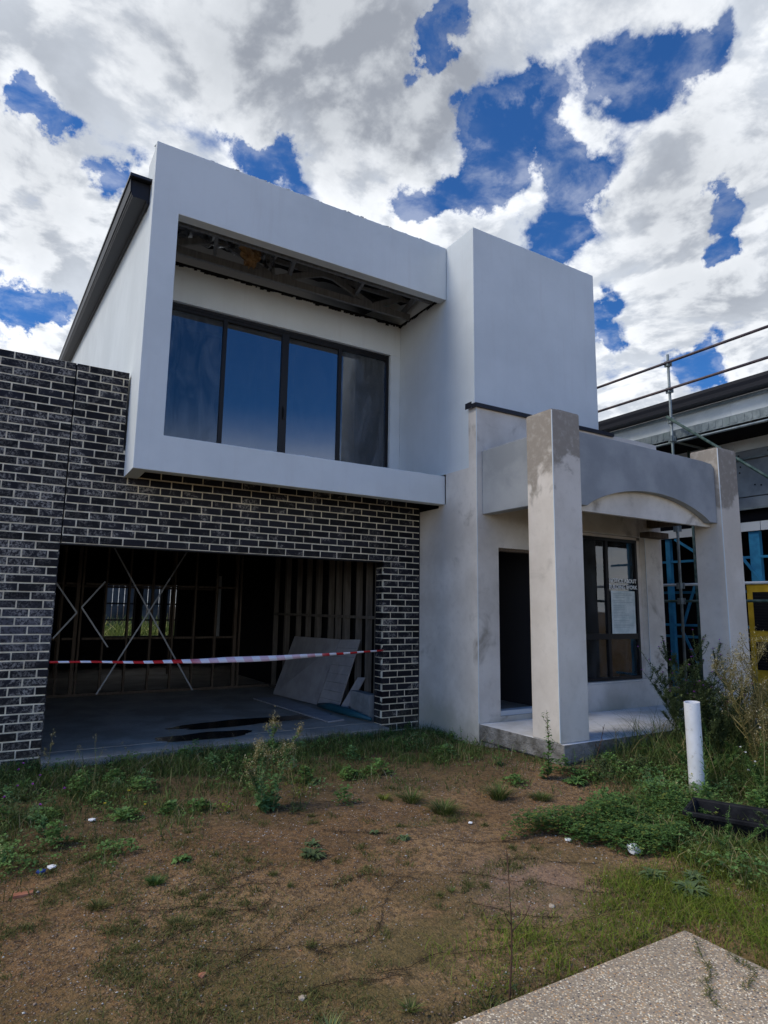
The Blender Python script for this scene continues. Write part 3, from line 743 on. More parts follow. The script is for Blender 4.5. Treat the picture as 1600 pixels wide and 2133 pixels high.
# notice on the entry window
np_ = empty('notice', 'pale paper building notice taped inside the entry window under white capitals', 'notice', loc=(7.21, EY0+.078, 1.2))
q = MB(); n = 8
for j in range(n):
    for i in range(n):
        q.v.append((-.262+.524*i/(n-1)+.0, .0-.002*abs(mn.noise(Vector((i, j, 3)))), .0+.615*j/(n-1))); q.t.append(.5)
q.f = [(j*n+i, j*n+i+1, (j+1)*n+i+1, (j+1)*n+i) for j in range(n-1) for i in range(n-1)]; q.m = [0]*len(q.f)
q.build('paper', M['paper'], np_, smooth=True)
pl = MB(); z = .57
while z > .05:
    w = random.choice((.25, .34, .42, .45)); pl.box((-.225, -.0042, z), (-.225+w, -.0036, z+.006)); z -= random.choice((.022, .022, .03, .05))
pl.build('printed_line', M['print'], np_)
def text(body, size, loc, m, parent, bold=.0):
    cu = bpy.data.curves.new(body, 'FONT'); cu.body = body; cu.size = size; cu.align_x = 'CENTER'; cu.extrude = .0008; cu.offset = bold
    o = bpy.data.objects.new('t', cu); COL.objects.link(o); bpy.context.view_layer.update()
    me = bpy.data.meshes.new_from_object(o.evaluated_get(bpy.context.evaluated_depsgraph_get())); bpy.data.objects.remove(o)
    me.materials.clear(); me.materials.append(m); r = bpy.data.objects.new('lettering', me); COL.objects.link(r)
    r.rotation_euler = (R(90), 0, 0); r.location = loc; r.parent = parent; return r
text('NOTICE ABOUT', .082, (.005, -.006, .735), M['label'], np_, .0018)
text('BUILDING WORK', .078, (.005, -.006, .645), M['label'], np_, .0018)

# ------------------------------------------------------------------ neighbouring house under construction
nb = empty('neighbour_house', 'unfinished neighbouring house with pale cladding, dark gutter and blue steel frame', 'house', loc=(10, 2, 0))
nb.location = (0, 0, 0)
def npart(name, m, mb, bev=0):
    o = mb.build(name, m, nb)
    if bev: bevel(o, bev)
    return o
cl = MB()
for i in range(14):
    y = -5+i*1.2; cl.box((10.0+.004*(i % 2), y, 4.25), (10.12, y+1.195, 5.20))
npart('cladding', M['clad'], cl)
npart('gutter', M['barge'], MB().prism([(9.74, 5.22), (9.98, 5.22), (9.98, 5.42), (9.72, 5.42), (9.72, 5.36), (9.735, 5.30)], 1, -5, 12), .006)
npart('gutter_batten', M['galv'], MB().bar((9.95, -5, 5.17), (9.95, 12, 5.17), .04, .05))
npart('roof', M['roof'], MB().add([(9.8, -5, 5.43), (14, -5, 6.4), (14, 12, 6.4), (9.8, 12, 5.43), (9.8, -5, 5.4), (14, -5, 6.37), (14, 12, 6.37), (9.8, 12, 5.4)], [(0, 1, 2, 3), (7, 6, 5, 4), (0, 4, 5, 1), (1, 5, 6, 2), (2, 6, 7, 3), (3, 7, 4, 0)]))
shs = MB()
shs.box((10.0, -5, 3.46), (10.1, 12, 4.10)).box((9.97, -5, 4.105), (10.1, 12, 4.24)).box((9.985, -5, 3.26), (10.1, 12, 3.44))
for y in np.arange(-4.6, 6, .62):
    for dy, z in ((0, 4.17), (.13, 4.17), (0, 3.98), (.13, 3.99), (.02, 3.88), (.11, 3.86), (.30, 3.62), (.40, 3.64)):
        shs.tube([(9.96 if z > 4.1 else 9.99, y+dy, z), (9.972 if z > 4.1 else 10.002, y+dy, z)], .013, 8, 1)
npart('steel_beam', [M['sheet'], M['dark']], shs)
npart('eave_ledger', M['galv'], MB().bar((9.955, -5, 4.10), (9.955, 12, 4.10), .03, .035).bar((9.96, -5, 3.245), (9.96, 12, 3.245), .03, .03))
npart('fascia_bar', M['whitebar'], MB().box((9.96, -2.02, 2.87), (9.99, -1.78, 3.02)).box((9.96, -1.77, 2.87), (9.99, 4, 3.02)))
npart('inner_lining', M['dark'], MB().box((12.5, -5, -.1), (12.6, 12, 5)).box((10.12, -5, 3.03), (12.5, 12, 3.2)).box((10.12, 12, -.1), (12.5, 12.1, 5)))
for y, w in ((-3.2, .05), (-2.45, .05), (-1.72, .17), (-.85, .045), (-.08, .09), (.55, .045), (1.2, .05), (1.9, .05), (2.6, .05)):
    npart('frame_stud', M['blue'], MB().box((10.0, y, -.05), (10.08, y+w, 2.865)))
for z in (.3, 1.27, 2.42): npart('frame_rail', M['blue'], MB().box((10.01, -3.6, z), (10.06, 3, z+.04)))
for a, b in (((-.55, 2.0), (-.25, 1.2)), ((-1.35, 2.55), (-1.72, 2.02)), ((-.25, 1.2), (-.65, .35)), ((-.2, 2.85), (-.8, 2.45)), ((-2.4, 2.4), (-1.8, 1.3)), ((.6, 2.4), (1.2, 1.3))):
    npart('frame_brace', M['blue'], MB().bar((9.985, a[0], a[1]), (9.985, b[0], b[1]), .02, .045))
npart('far_frame', M['blue'], MB().box((11.5, -.9, 0), (11.56, -.84, 2.8)).box((11.5, .3, 0), (11.56, .36, 2.8)).box((11.5, -2.2, 0), (11.56, -2.14, 2.8)).box((11.5, -3.4, 1.9), (11.55, 3, 1.95)).box((11.5, -3.4, 1.0), (11.55, 3, 1.05)))
nb2 = MB().box((10.0, -5, -.2), (12.5, 12, -.06)); npart('floor_slab', M['slabedge'], nb2)

# yellow machine by the neighbour's wall
ye = empty('yellow_cabinet', 'yellow slatted steel site cabinet standing behind the right porch column', 'cabinet', loc=(9.6, -1.98, -.1))
yb = MB().box((-.02, -.34, 0), (.22, .30, 2.08)); bevel(yb.build('body', M['yellow'], ye), .02)
for (z0, z1) in ((1.35, 1.95), (.75, 1.18)):
    gpn = MB().box((-.028, -.16, z0), (-.021, .20, z1)); go = gpn.build('grille', M['dark'], ye)
    sl_ = MB(); z = z0+.03
    while z < z1-.02: sl_.box((-.034, -.155, z), (-.029, .195, z+.008)); z += .045
    sl_.build('slat', M['frame'], go)
MB().tube([(-.03, -.31, 1.2), (-.03, -.31, 2.02), (-.03, -.24, 2.09), (-.03, .3, 2.09)], .016, 8).build('door_edge', M['whitebar'], ye)

# ------------------------------------------------------------------ scaffold
sc_ = empty('scaffold', 'galvanised tube scaffold with guard rails and dark deck beside the neighbouring house', 'scaffold', loc=(0, 0, 0))
def spart(name, m, mb, smooth=True): return mb.build(name, m, sc_, smooth=smooth)
SX = 9.0
for (y, z) in ((-.93, 5.97), (-3.35, 5.97), (1.5, 5.97), (3.9, 5.97)):
    c = spart('standard', M['galv'], MB().tube([(SX, y, -.1), (SX, y, z)], .024, 10))
    if y > -3:
        spart('standard', M['greensteel'], MB().tube([(SX+.75, y+.2, -.1), (SX+.75, y+.2, 4.4)], .024, 10))
    for zc in (5.80, 5.32, 4.78, 4.45, 2.9, 1.95, 1.7):
        cc = MB()
        cc.tube([(SX, y, zc-.045), (SX, y, zc+.045)], .040, 10)
        for a in range(4):
            ang = a*math.pi/2+.4; cc.box((SX+.045*math.cos(ang)-.014, y+.045*math.sin(ang)-.014, zc-.05), (SX+.045*math.cos(ang)+.014, y+.045*math.sin(ang)+.014, zc+.05))
        cc.build('coupler', M['galv'], c)
for z in (5.81, 5.33): spart('guard_rail', M['railpipe'], MB().tube([(SX-.045, -5.2, z), (SX-.045, 6, z)], .024, 10))
spart('ledger', M['whitebar'], MB().tube([(SX+.05, -5.2, 1.97), (SX+.05, 6, 1.97)], .022, 10))
spart('ledger', M['greensteel'], MB().tube([(SX+.04, -5.2, 1.70), (SX+.04, 6, 1.70)], .022, 10))
spart('ledger', M['galv'], MB().tube([(SX+.05, -5.2, 4.40), (SX+.05, 6, 4.40)], .022, 10))
spart('brace', M['greensteel'], MB().tube([(SX-.05, -.88, 4.85), (SX-.05, -3.35, 2.78)], .024, 10))
spart('brace', M['greensteel'], MB().tube([(SX+.75, -.7, .4), (SX+.75, -.9, 2.8)], .022, 8))
dk = MB()
for i in range(5):
    x = SX+.07+i*.235; dk.box((x, -5.2, 4.462), (x+.225, 5.5, 4.50))
    for j in range(26): dk.box((x+.01, -5.1+j*.41, 4.446), (x+.215, -5.06+j*.41, 4.461))
spart('deck', M['sheet'], dk, False)
spart('deck_underside', M['dark'], MB().box((SX+.09, -5.2, 4.44), (SX+1.2, 5.5, 4.445)), False)
tb_ = MB().box((SX+.045, -5.2, 4.455), (SX+.065, 5.5, 4.61))
for j in range(90): tb_.box((SX+.038, -5.1+j*.118, 4.48), (SX+.044, -5.06+j*.118, 4.59))
spart('toe_board', M['galv'], tb_, False)
for j in range(5): spart('transom', M['galv'], MB().tube([(SX, -3.35+j*2.42-.0, 4.41), (SX+1.2, -3.35+j*2.42, 4.41)], .022, 8))

# ------------------------------------------------------------------ small things in the yard
pp = MB(); n = 28
x0, y0 = 4.83, -3.78; ro_, ri_ = .067, .060
A = []
for z, dx in ((gz(x0, y0)-.05, .012), (.715, 0)):
    for r in (ro_, ri_): A.append([(x0+dx+r*math.cos(2*math.pi*i/n), y0+r*math.sin(2*math.pi*i/n), z+(.006*math.cos(2*math.pi*i/n) if z > 0 else 0)) for i in range(n)])
vs = A[0]+A[1]+A[2]+A[3]
fs = []
for i in range(n):
    j = (i+1) % n; fs += [(i, j, 2*n+j, 2*n+i), (n+j, n+i, 3*n+i, 3*n+j), (2*n+i, 2*n+j, 3*n+j, 3*n+i)]
tag(recenter(pp.add(vs, fs).build('drain_pipe', M['pvc'], smooth=False)), 'upright white plastic pipe standing out of the weeds by the porch', 'pipe')
# black trough
tr_ = MB(); tl, tw, th = .80, .34, .19
def ring(l, w, z): return [(-l/2, -w/2, z), (l/2, -w/2, z), (l/2, w/2, z), (-l/2, w/2, z)]
rs = [ring(tl*.86, tw*.75, 0), ring(tl, tw, th), ring(tl+.05, tw+.05, th), ring(tl+.05, tw+.05, th-.03), ring(tl-.02, tw-.02, th-.005), ring(tl*.84, tw*.72, .01)]
vs = [p for r_ in rs for p in r_]; fs = [(3, 2, 1, 0)]
def br(a, b): return [(a*4+i, a*4+(i+1) % 4, b*4+(i+1) % 4, b*4+i) for i in range(4)]
fs += br(0, 1)+br(3, 2)+br(2, 4)+br(4, 5)+[(20, 21, 22, 23)]
o = tr_.add(vs, fs).build('black_trough', M['black']); bevel(o, .008); o.location = (4.20, -4.62, gz(4.2, -4.6)-.01); o.rotation_euler = (R(2), R(-1), R(-68))
tag(o, 'open black plastic trough half hidden in the weeds at the right edge', 'trough')
def rock(name, x, y, r, m, label, cat, group=None, flat=.7, sub=2, zo=0.):
    q = MB(); import bmesh
    bm = bmesh.new(); bmesh.ops.create_icosphere(bm, subdivisions=sub, radius=r)
    sd_ = x*7+y*3
    for v in bm.verts:
        k = 1+.35*mn.noise(v.co/r*1.3+Vector((sd_, 0, 0))); v.co *= k; v.co.z *= flat
    me = bpy.data.meshes.new(name); bm.to_mesh(me); bm.free(); me.materials.append(m)
    o = bpy.data.objects.new(name, me); COL.objects.link(o); o.location = (x, y, gz(x, y)+r*flat*.5+zo); tag(o, label, cat, group); return o
rock('rock', 4.62, -4.26, .062, M['rock'], 'tan stone on the weeds just behind the black trough', 'rock', zo=.02)
rock('paper_scrap', 3.22, -4.36, .046, M['litter'], 'crumpled white scrap at the front edge of the clover patch', 'litter', 'scraps of white litter', .8, zo=.02)
for (x, y, r, l) in ((5.55, -3.0, .065, 'largest white scrap lying below the porch slab'), (5.2, -3.25, .03, 'small flat white scrap between porch slab and pipe'), (2.62, -3.35, .02, 'tiny pale scrap beside the two green tussocks'),
                     (3.02, -3.96, .028, 'flat pale chip on bare soil left of the clover'), (.12, -1.95, .03, 'white scrap in the long grass before the garage'), (-.2, -2.75, .03, 'white rag in the weeds at the left edge')):
    rock('paper_scrap', x, y, r, M['litter'], l, 'litter', 'scraps of white litter', .35, 1, zo=.01)
rock('blue_wrapper', -.26, -2.80, .03, mat('blue_plastic', (.03, .06, .22), .4), 'crumpled blue wrapper in the weeds at the left edge', 'litter', flat=.5, sub=1, zo=.01)
o = MB().box((-.05, -.02, 0), (.05, .02, .012), 0, .004).build('tile_shard', M['terracotta']); o.location = (-.36, -3.08, gz(-.36, -3.08)); tag(o, 'orange terracotta shard on the soil at the left edge', 'shard')
rock('pebble', 2.2, -4.6, .02, M['rock'], 'pale flat pebble on the lighter patch of soil', 'pebble', 'loose pebbles lying on the bare soil', .5, 1)
rock('pebble', .62, -4.72, .018, M['rock'], 'cream pebble low in the photo on the olive soil', 'pebble', 'loose pebbles lying on the bare soil', .6, 1)
rock('pebble', .30, -4.35, .02, M['terracotta'], 'reddish pebble among dry grass near the lower edge', 'pebble', 'loose pebbles lying on the bare soil', .5, 1)
o = MB().tube([(5.1+.5*t, -3.25+.25*math.sin(3*t)+.3*t, gz(5.1+.5*t, -3.2)+.03+.015*math.sin(9*t)) for t in lin(0, 3, 24)], .010, 6).build('black_hose', M['black'], smooth=True)
tag(recenter(o), 'thin black irrigation hose snaking through the weeds behind the pipe', 'hose')

# gravel over the bare soil
def mesh_np(name, V, F, T, m, smooth=False):
    me = bpy.data.meshes.new(name); nv, nf = len(V), len(F); k = F.shape[1]
    me.vertices.add(nv); me.vertices.foreach_set('co', V.astype(np.float32).ravel())
    me.loops.add(nf*k); me.loops.foreach_set('vertex_index', F.astype(np.int32).ravel())
    me.polygons.add(nf); me.polygons.foreach_set('loop_start', np.arange(nf, dtype=np.int32)*k)
    try: me.polygons.foreach_set('loop_total', np.full(nf, k, dtype=np.int32))
    except Exception: pass
    me.materials.append(m); me.update(calc_edges=True); me.validate()
    at = me.attributes.new('tint', 'FLOAT', 'POINT'); at.data.foreach_set('value', T.astype(np.float32))
    o = bpy.data.objects.new(name, me); COL.objects.link(o); return o
_gzc = {}
def gzs(X, Y): return np.array([gz(float(x), float(y)) for x, y in zip(X, Y)])
def nz(X, Y, s, o): return np.array([mn.noise(Vector((float(x)*s, float(y)*s, o))) for x, y in zip(X, Y)])
n = 60000
X = rng.uniform(-.9, 4.2, n); Y = -5.25+rng.random(n)**1.15*3.4
ok = ~((X < PX+.02) & (Y < PY+.02)); X, Y = X[ok], Y[ok]
d = nz(X, Y, 1.6, 11); ok = d+rng.uniform(-.5, .5, len(X)) > -.12; X, Y = X[ok], Y[ok]; n = len(X)
Z = gzs(X, Y); r = .0018+.0042*rng.random(n)**3+(rng.random(n) > .993)*.005
base = np.array([(1, 0, 0), (-1, 0, 0), (0, 1, 0), (0, -1, 0), (0, 0, .7), (0, 0, -.7)])
V = base[None]*(1+.35*rng.uniform(-1, 1, (n, 6, 1))); a = rng.uniform(0, 6.28, n); c_, s_ = np.cos(a), np.sin(a)
V = np.stack([V[..., 0]*c_[:, None]*1.3-V[..., 1]*s_[:, None], V[..., 0]*s_[:, None]*1.3+V[..., 1]*c_[:, None], V[..., 2]], -1)*r[:, None, None]
V = V+np.stack([X, Y, Z+r*.35], -1)[:, None]
T8 = np.array([(0, 2, 4), (2, 1, 4), (1, 3, 4), (3, 0, 4), (2, 0, 5), (1, 2, 5), (3, 1, 5), (0, 3, 5)])
F = (np.arange(n)[:, None, None]*6+T8[None]).reshape(-1, 3)
tag(mesh_np('gravel', V.reshape(-1, 3), F, np.zeros(n*6), M['stone']), 'fine loose gravel strewn over the bare brown soil', 'gravel', kind='stuff')

n = 2600; X = rng.uniform(-.9, 4.2, n); Y = rng.uniform(-5.15, -1.8, n); Z = gzs(X, Y); r = .006+.012*rng.random(n)**3
sph = np.array([(1, 0, 0), (.3, .95, 0), (-.8, .6, 0), (-.8, -.6, 0), (.3, -.95, 0), (.5, .3, .7), (-.4, .4, .8), (0, -.5, .75)])
V = sph[None]*(1+.3*rng.uniform(-1, 1, (n, 8, 1))); V = V*r[:, None, None]*np.array([1, 1, .55])+np.stack([X, Y, Z-.001], -1)[:, None]
tri = np.array([(0, 1, 5), (1, 6, 5), (1, 2, 6), (2, 3, 6), (3, 7, 6), (3, 4, 7), (4, 0, 7), (0, 5, 7), (5, 6, 7)])
tag(mesh_np('soil_clods', V.reshape(-1, 3), (np.arange(n)[:, None, None]*8+tri[None]).reshape(-1, 3), np.zeros(n*8), M['soil']), 'crumbs and clods of dried soil over the yard', 'soil', kind='stuff')

# ------------------------------------------------------------------ vegetation
def blades(X, Y, h, w, lean, m, name, tint=None, z0=None):
    """grass: each blade is a bent strip of three quads narrowing to its tip"""
    n = len(X); Z = gzs(X, Y) if z0 is None else z0
    az = rng.uniform(0, 6.283, n); D = np.stack([np.cos(az), np.sin(az), np.zeros(n)], -1); Sd = np.stack([-D[:, 1], D[:, 0], np.zeros(n)], -1)
    tw = rng.uniform(-1.3, 1.3, n); Sd = Sd*np.cos(tw)[:, None]+D*np.sin(tw)[:, None]
    P = np.stack([X, Y, Z-.004], -1); rows = []
    for k, (t, ww) in enumerate(((0, 1), (.35, .85), (.7, .55), (1, .08))):
        off = D*(lean*h*t**2)[:, None]; up = np.zeros((n, 3)); up[:, 2] = h*t*(1-.30*np.clip(lean, 0, 1.6)*t)
        c = P+off+up; rows += [c-Sd*(w*ww/2)[:, None], c+Sd*(w*ww/2)[:, None]]
    V = np.stack(rows, 1).reshape(-1, 3)
    q = np.array([(0, 1, 3, 2), (2, 3, 5, 4), (4, 5, 7, 6)]); F = (np.arange(n)[:, None, None]*8+q[None]).reshape(-1, 4)
    if tint is None: tint = rng.random(n)
    return V, F, np.repeat(tint, 8)
def join(parts):
    Vs, Fs, Ts, o = [], [], [], 0
    for V, F, T in parts: Vs.append(V); Fs.append(F+o); Ts.append(T); o += len(V)
    return np.concatenate(Vs), np.concatenate(Fs), np.concatenate(Ts)
def leaves(X, Y, Z, size, m, tilt=.8, tint=None):
    """small kite-shaped leaflets at any angle, three to a stalk"""
    n = len(X); az = rng.uniform(0, 6.283, n)
    Vs, Fs, Ts = [], [], []
    tint = rng.random(n) if tint is None else tint
    for k in range(3):
        a = az+k*2.094; el = rng.uniform(-.25, tilt, n)
        D = np.stack([np.cos(a)*np.cos(el), np.sin(a)*np.cos(el), np.sin(el)], -1); Sd = np.stack([-np.sin(a), np.cos(a), rng.uniform(-.3, .3, n)], -1)
        P = np.stack([X, Y, Z], -1); s = size[:, None]
        V = np.stack([P, P+D*s*.6+Sd*s*.42, P+D*s, P+D*s*.6-Sd*s*.42], 1).reshape(-1, 3)
        Vs.append(V); Ts.append(np.repeat(tint, 4))
    V = np.concatenate(Vs); F = np.arange(len(V)).reshape(-1, 4)
    return V, F, np.concatenate(Ts)
def region(n, x0, x1, y0, y1, dens):
    X = rng.uniform(x0, x1, n); Y = rng.uniform(y0, y1, n)
    p = np.array([dens(float(x), float(y)) for x, y in zip(X, Y)])
    k = (rng.random(n) < p) & ~((X < PX+.01) & (Y < PY+.01)) & ~((X > 4.40) & (X < 8.0) & (Y > -2.66)) & ~((Y > -.24) & (X > -.13) & (X < 4.41)) & (Y < 9)
    return X[k], Y[k]
def sm(x, a, b): t = max(0, min(1, (x-a)/(b-a))); return t*t*(3-2*t)
def front_line(x):      # lower limit of the thick grass, as y for each x
    return float(np.interp(x, [-2, -.4, .2, .7, 1.4, 2.3, 3.0, 3.6, 4.4, 6], [-3.9, -3.25, -3.1, -2.75, -2.6, -2.25, -2.6, -3.0, -3.0, -3.0]))
def d_strip(x, y):
    nn = mn.noise(Vector((x*1.7, y*1.7, 2)))*.5+mn.noise(Vector((x*5, y*5, 6)))*.35
    return max(0, min(1, sm(y+nn*1.2, front_line(x)-.1, front_line(x)+1.6)))*(.18+.82*sm(nn+.25*sm(y, -1.2, -.5), -.2, .35))
def d_right(x, y):
    nn = mn.noise(Vector((x*1.5, y*1.5, 71)))*.6+mn.noise(Vector((x*5, y*5, 72)))*.3
    return sm(x+nn*.8+.75*(-3.6-y), 3.7, 4.5)*(.35+.65*sm(nn, -.5, .2))
def d_nearhouse(x, y): return d_strip(x, y)*sm(y, -2.2, -.6)
X, Y = region(95000, -2.2, 4.5, -3.2, -.02, d_strip)
nn_ = nz(X, Y, 2.2, 21); h = (.025+.075*rng.random(len(X))**1.4)*(1+1.2*np.clip(nn_, -.5, 1))*(1+.25*(Y > -1.2)); P1_ = blades(X, Y, h, .0045+.0045*rng.random(len(X)), rng.uniform(.1, 1.3, len(X)), None, None, np.clip(rng.random(len(X))*.9+nn_*.3, 0, 1))
X, Y = region(20000, -2.2, 4.5, -2.6, -.02, d_nearhouse)
h = .06+.13*rng.random(len(X))**2; P2_ = blades(X, Y, h, .005+.004*rng.random(len(X)), rng.uniform(.1, 1.0, len(X)), None, None)
V, F, T = join([P1_, P2_]); tag(mesh_np('long_grass', V, F, T, M['grass']), 'thick green grass growing along the garage slab', 'grass', kind='stuff')
X, Y = region(5200, -2.2, 4.5, -3.3, -.25, lambda x, y: d_strip(x, y)*sm(mn.noise(Vector((x*1.3, y*1.3, 91))), -.2, .25))
h = .10+.20*rng.random(len(X))**2; V, F, T = blades(X, Y, h, .0022+.0018*rng.random(len(X)), rng.uniform(.2, 1.6, len(X)), None, None)
tag(mesh_np('dry_stalks', V, F, T, M['dryveg']), 'thin straw coloured stalks scattered through the grass', 'dry grass', kind='stuff')
X, Y = region(52000, -1.2, 3.8, -5.1, -1.6, lambda x, y: .25+.75*sm(mn.noise(Vector((x*2.4, y*2.4, 97)))+.4*mn.noise(Vector((x*8, y*8, 98))), .0, .45))
h = .008+.030*rng.random(len(X))**2; V, F, T = blades(X, Y, h*.35, .002+.0018*rng.random(len(X)), rng.uniform(3., 7., len(X)), None, None)
tag(mesh_np('plant_debris', V, F, T, M['runner']), 'dead bits of grass and stem littering the soil', 'plant debris', kind='stuff')
X, Y = region(9000, -1.2, 3.8, -5.1, -1.8, lambda x, y: .15+.85*sm(mn.noise(Vector((x*2.0, y*2.0, 107)))+.3*sm(x, 1.2, -.5), .0, .45))
h = .010+.030*rng.random(len(X))**2; V, F, T = blades(X, Y, h*.35, .002+.0018*rng.random(len(X)), rng.uniform(3., 7., len(X)), None, None)
tag(mesh_np('straw_bits', V, F, T, M['dryveg']), 'pale straw bits lying over the soil', 'plant debris', kind='stuff')
def no_trough(f): return lambda x, y: 0 if abs(x-4.0) < .5 and -5.0 < y < -4.25 else f(x, y)
def clumps(n, x0, x1, y0, y1, dens, kmin, kmax, rad, hmax, smin, smax, m, name, label):
    XX, YY, HH, SS, TT = [], [], [], [], []
    cx__ = rng.uniform(x0, x1, n*6); cy__ = rng.uniform(y0, y1, n*6); got = 0
    for a_, b_ in zip(cx__, cy__):
        if got >= n: break
        if rng.random() > dens(float(a_), float(b_)): continue
        got += 1; k_ = int(rng.integers(kmin, kmax)); r_ = rad*rng.uniform(.5, 1.2); hm = hmax*rng.uniform(.4, 1.1); rr = rng.normal(0, r_*.5, k_); r2 = rng.normal(0, r_*.5, k_)
        XX.append(a_+rr); YY.append(b_+r2); HH.append(np.clip(hm*(1-(np.hypot(rr, r2)/(r_*1.3))**2), .01, 9)*rng.random(k_)**.6); SS.append(rng.uniform(smin, smax, k_)*rng.uniform(.7, 1.3)); TT.append(np.clip(rng.random(k_)*.6+rng.random()*.4, 0, 1))
    X, Y = np.concatenate(XX), np.concatenate(YY); V, F, T = leaves(X, Y, gzs(X, Y)+np.concatenate(HH), np.concatenate(SS), None, .8, np.concatenate(TT))
    return tag(mesh_np(name, V, F, T, M[m]), label, 'weeds', kind='stuff')
clumps(60, -1.2, 4.3, -2.9, -.35, lambda x, y: min(1, d_strip(x, y)*1.2), 30, 120, .12, .16, .014, .034, 'weed', 'weed_clumps', 'leafy weed clumps standing in the grass by the garage')
clumps(26, -1.2, 4.3, -2.9, -.35, lambda x, y: min(1, d_strip(x, y)*1.2), 30, 90, .10, .20, .012, .026, 'paleleaf', 'pale_weed_clumps', 'paler weed clumps in the grass by the garage')
clumps(34, 4.25, 7.3, -3.05, -2.68, lambda x, y: 1, 40, 130, .13, .17, .014, .032, 'weed', 'porch_weed_clumps', 'tangled weeds along the foot of the porch slab')
clumps(24, 4.25, 7.3, -3.2, -2.68, lambda x, y: 1, 40, 130, .13, .20, .012, .026, 'thistle', 'dark_weed_clumps', 'dark tangled weeds along the foot of the porch slab')
clumps(60, 3.9, 7.5, -5.6, -3.0, no_trough(d_right), 40, 140, .14, .26, .014, .034, 'weed', 'right_weed_clumps', 'leafy weed clumps round the trough and pipe')
clumps(30, 4.2, 7.5, -5.6, -3.0, no_trough(d_right), 40, 140, .14, .30, .012, .026, 'paleleaf', 'right_pale_clumps', 'paler feathery weeds at the right edge')
# broad-leaved weeds mixed in the grass
X, Y = region(13000, -2.2, 4.4, -3.1, -.05, lambda x, y: d_strip(x, y)*sm(mn.noise(Vector((x*1.7, y*1.7, 31))), -.15, .25))
Z = gzs(X, Y)+.01+.09*rng.random(len(X)); V, F, T = leaves(X, Y, Z, .010+.016*rng.random(len(X)), None)
tag(mesh_np('broadleaf_weeds', V, F, T, M['weed']), 'low broad leaved weeds mixed through the grass by the garage', 'weeds', kind='stuff')
# sparse olive grass lower left and creeping over the soil
def d_left(x, y):
    nn = mn.noise(Vector((x*1.8, y*1.8, 41)))+.5*mn.noise(Vector((x*6, y*6, 42)))
    edge = sm(x+.3*nn, 1.25, .1)
    return edge*sm(nn, -.45, .25)*(.5+.5*sm(y, -2.4, -3.4))
def d_lines(x, y):      # bands where the grass runners spread
    nn = mn.noise(Vector((x*1.1+y*.4, y*3.3, 47)))+.4*mn.noise(Vector((x*7, y*7, 48)))
    return .55*sm(nn, .12, .5)*sm(y, -2.6, -3.3)
def d_path(x, y):
    nn = .35*mn.noise(Vector((x*2, y*2, 51)))
    a = sm(-(y+nn)+.25*max(0, x-2.3), 4.5, 5.0)*sm(x, 1.0, 2.2); return a*(.35+.65*sm(mn.noise(Vector((x*3.3, y*3.3, 53))), -.3, .3))
X, Y = region(80000, -1.2, 2.8, -5.17, -2.3, lambda x, y: max(d_left(x, y)*.9, d_lines(x, y)))
h = .012+.035*rng.random(len(X))**1.5; A1 = blades(X, Y, h, .003+.0028*rng.random(len(X)), rng.uniform(.4, 1.9, len(X)), None, None)
cx__, cy__ = region(900, -1.1, 2.9, -5.1, -2.2, lambda x, y: max(.9*d_left(x, y), .9*d_lines(x, y), .10))
XX, YY = [], []
for cx_, cy_ in zip(cx__, cy__):
    k_ = int(rng.integers(15, 90)); rr_ = rng.uniform(.02, .075); XX.append(cx_+rng.normal(0, rr_*.6, k_)); YY.append(cy_+rng.normal(0, rr_*.6, k_))
X, Y = np.concatenate(XX), np.concatenate(YY); ok_ = ~((X < PX+.02) & (Y < PY+.02)); X, Y = X[ok_], Y[ok_]
A2 = blades(X, Y, .012+.035*rng.random(len(X)), .003+.003*rng.random(len(X)), rng.uniform(.3, 1.6, len(X)), None, None, rng.random(len(X))**1.3)
V, F, T = join([A1, A2]); tag(mesh_np('sparse_grass', V, F, T, M['olive']), 'thin olive grass straggling over the soil at lower left', 'grass', kind='stuff')
X, Y = region(110000, 1.2, 5.2, -6.6, -4.4, d_path)
h = .02+.065*rng.random(len(X)); V, F, T = blades(X, Y, h, .003+.002*rng.random(len(X)), rng.uniform(.3, 1.6, len(X)), None, None)
tag(mesh_np('path_edge_grass', V, F, T, M['lime']), 'yellow green grass growing round the end of the footpath', 'grass', kind='stuff')
# clover patch at right
def d_clover(x, y):
    nn = mn.noise(Vector((x*2.2, y*2.2, 61)))*.45+mn.noise(Vector((x*7, y*7, 62)))*.2
    d = math.hypot((x-3.80)/.92, (y+3.98)/.42); d2 = math.hypot((x-3.15)/.5, (y+3.72)/.14); d3 = math.hypot((x-3.45)/.5, (y+4.3)/.20)
    return 1-sm(min(d, d2, d3)+nn, .72, 1.05)
X, Y = region(50000, 2.3, 5.2, -5.3, -3.1, d_clover)
Z = gzs(X, Y)+.012+.11*rng.random(len(X))**.8*(1+.8*nz(X, Y, 3, 7)); V, F, T = leaves(X, Y, Z, .011+.013*rng.random(len(X)), None, .5)
tag(mesh_np('clover_patch', V, F, T, M['clover']), 'dense dark green clover patch left of the black trough', 'clover', kind='stuff')
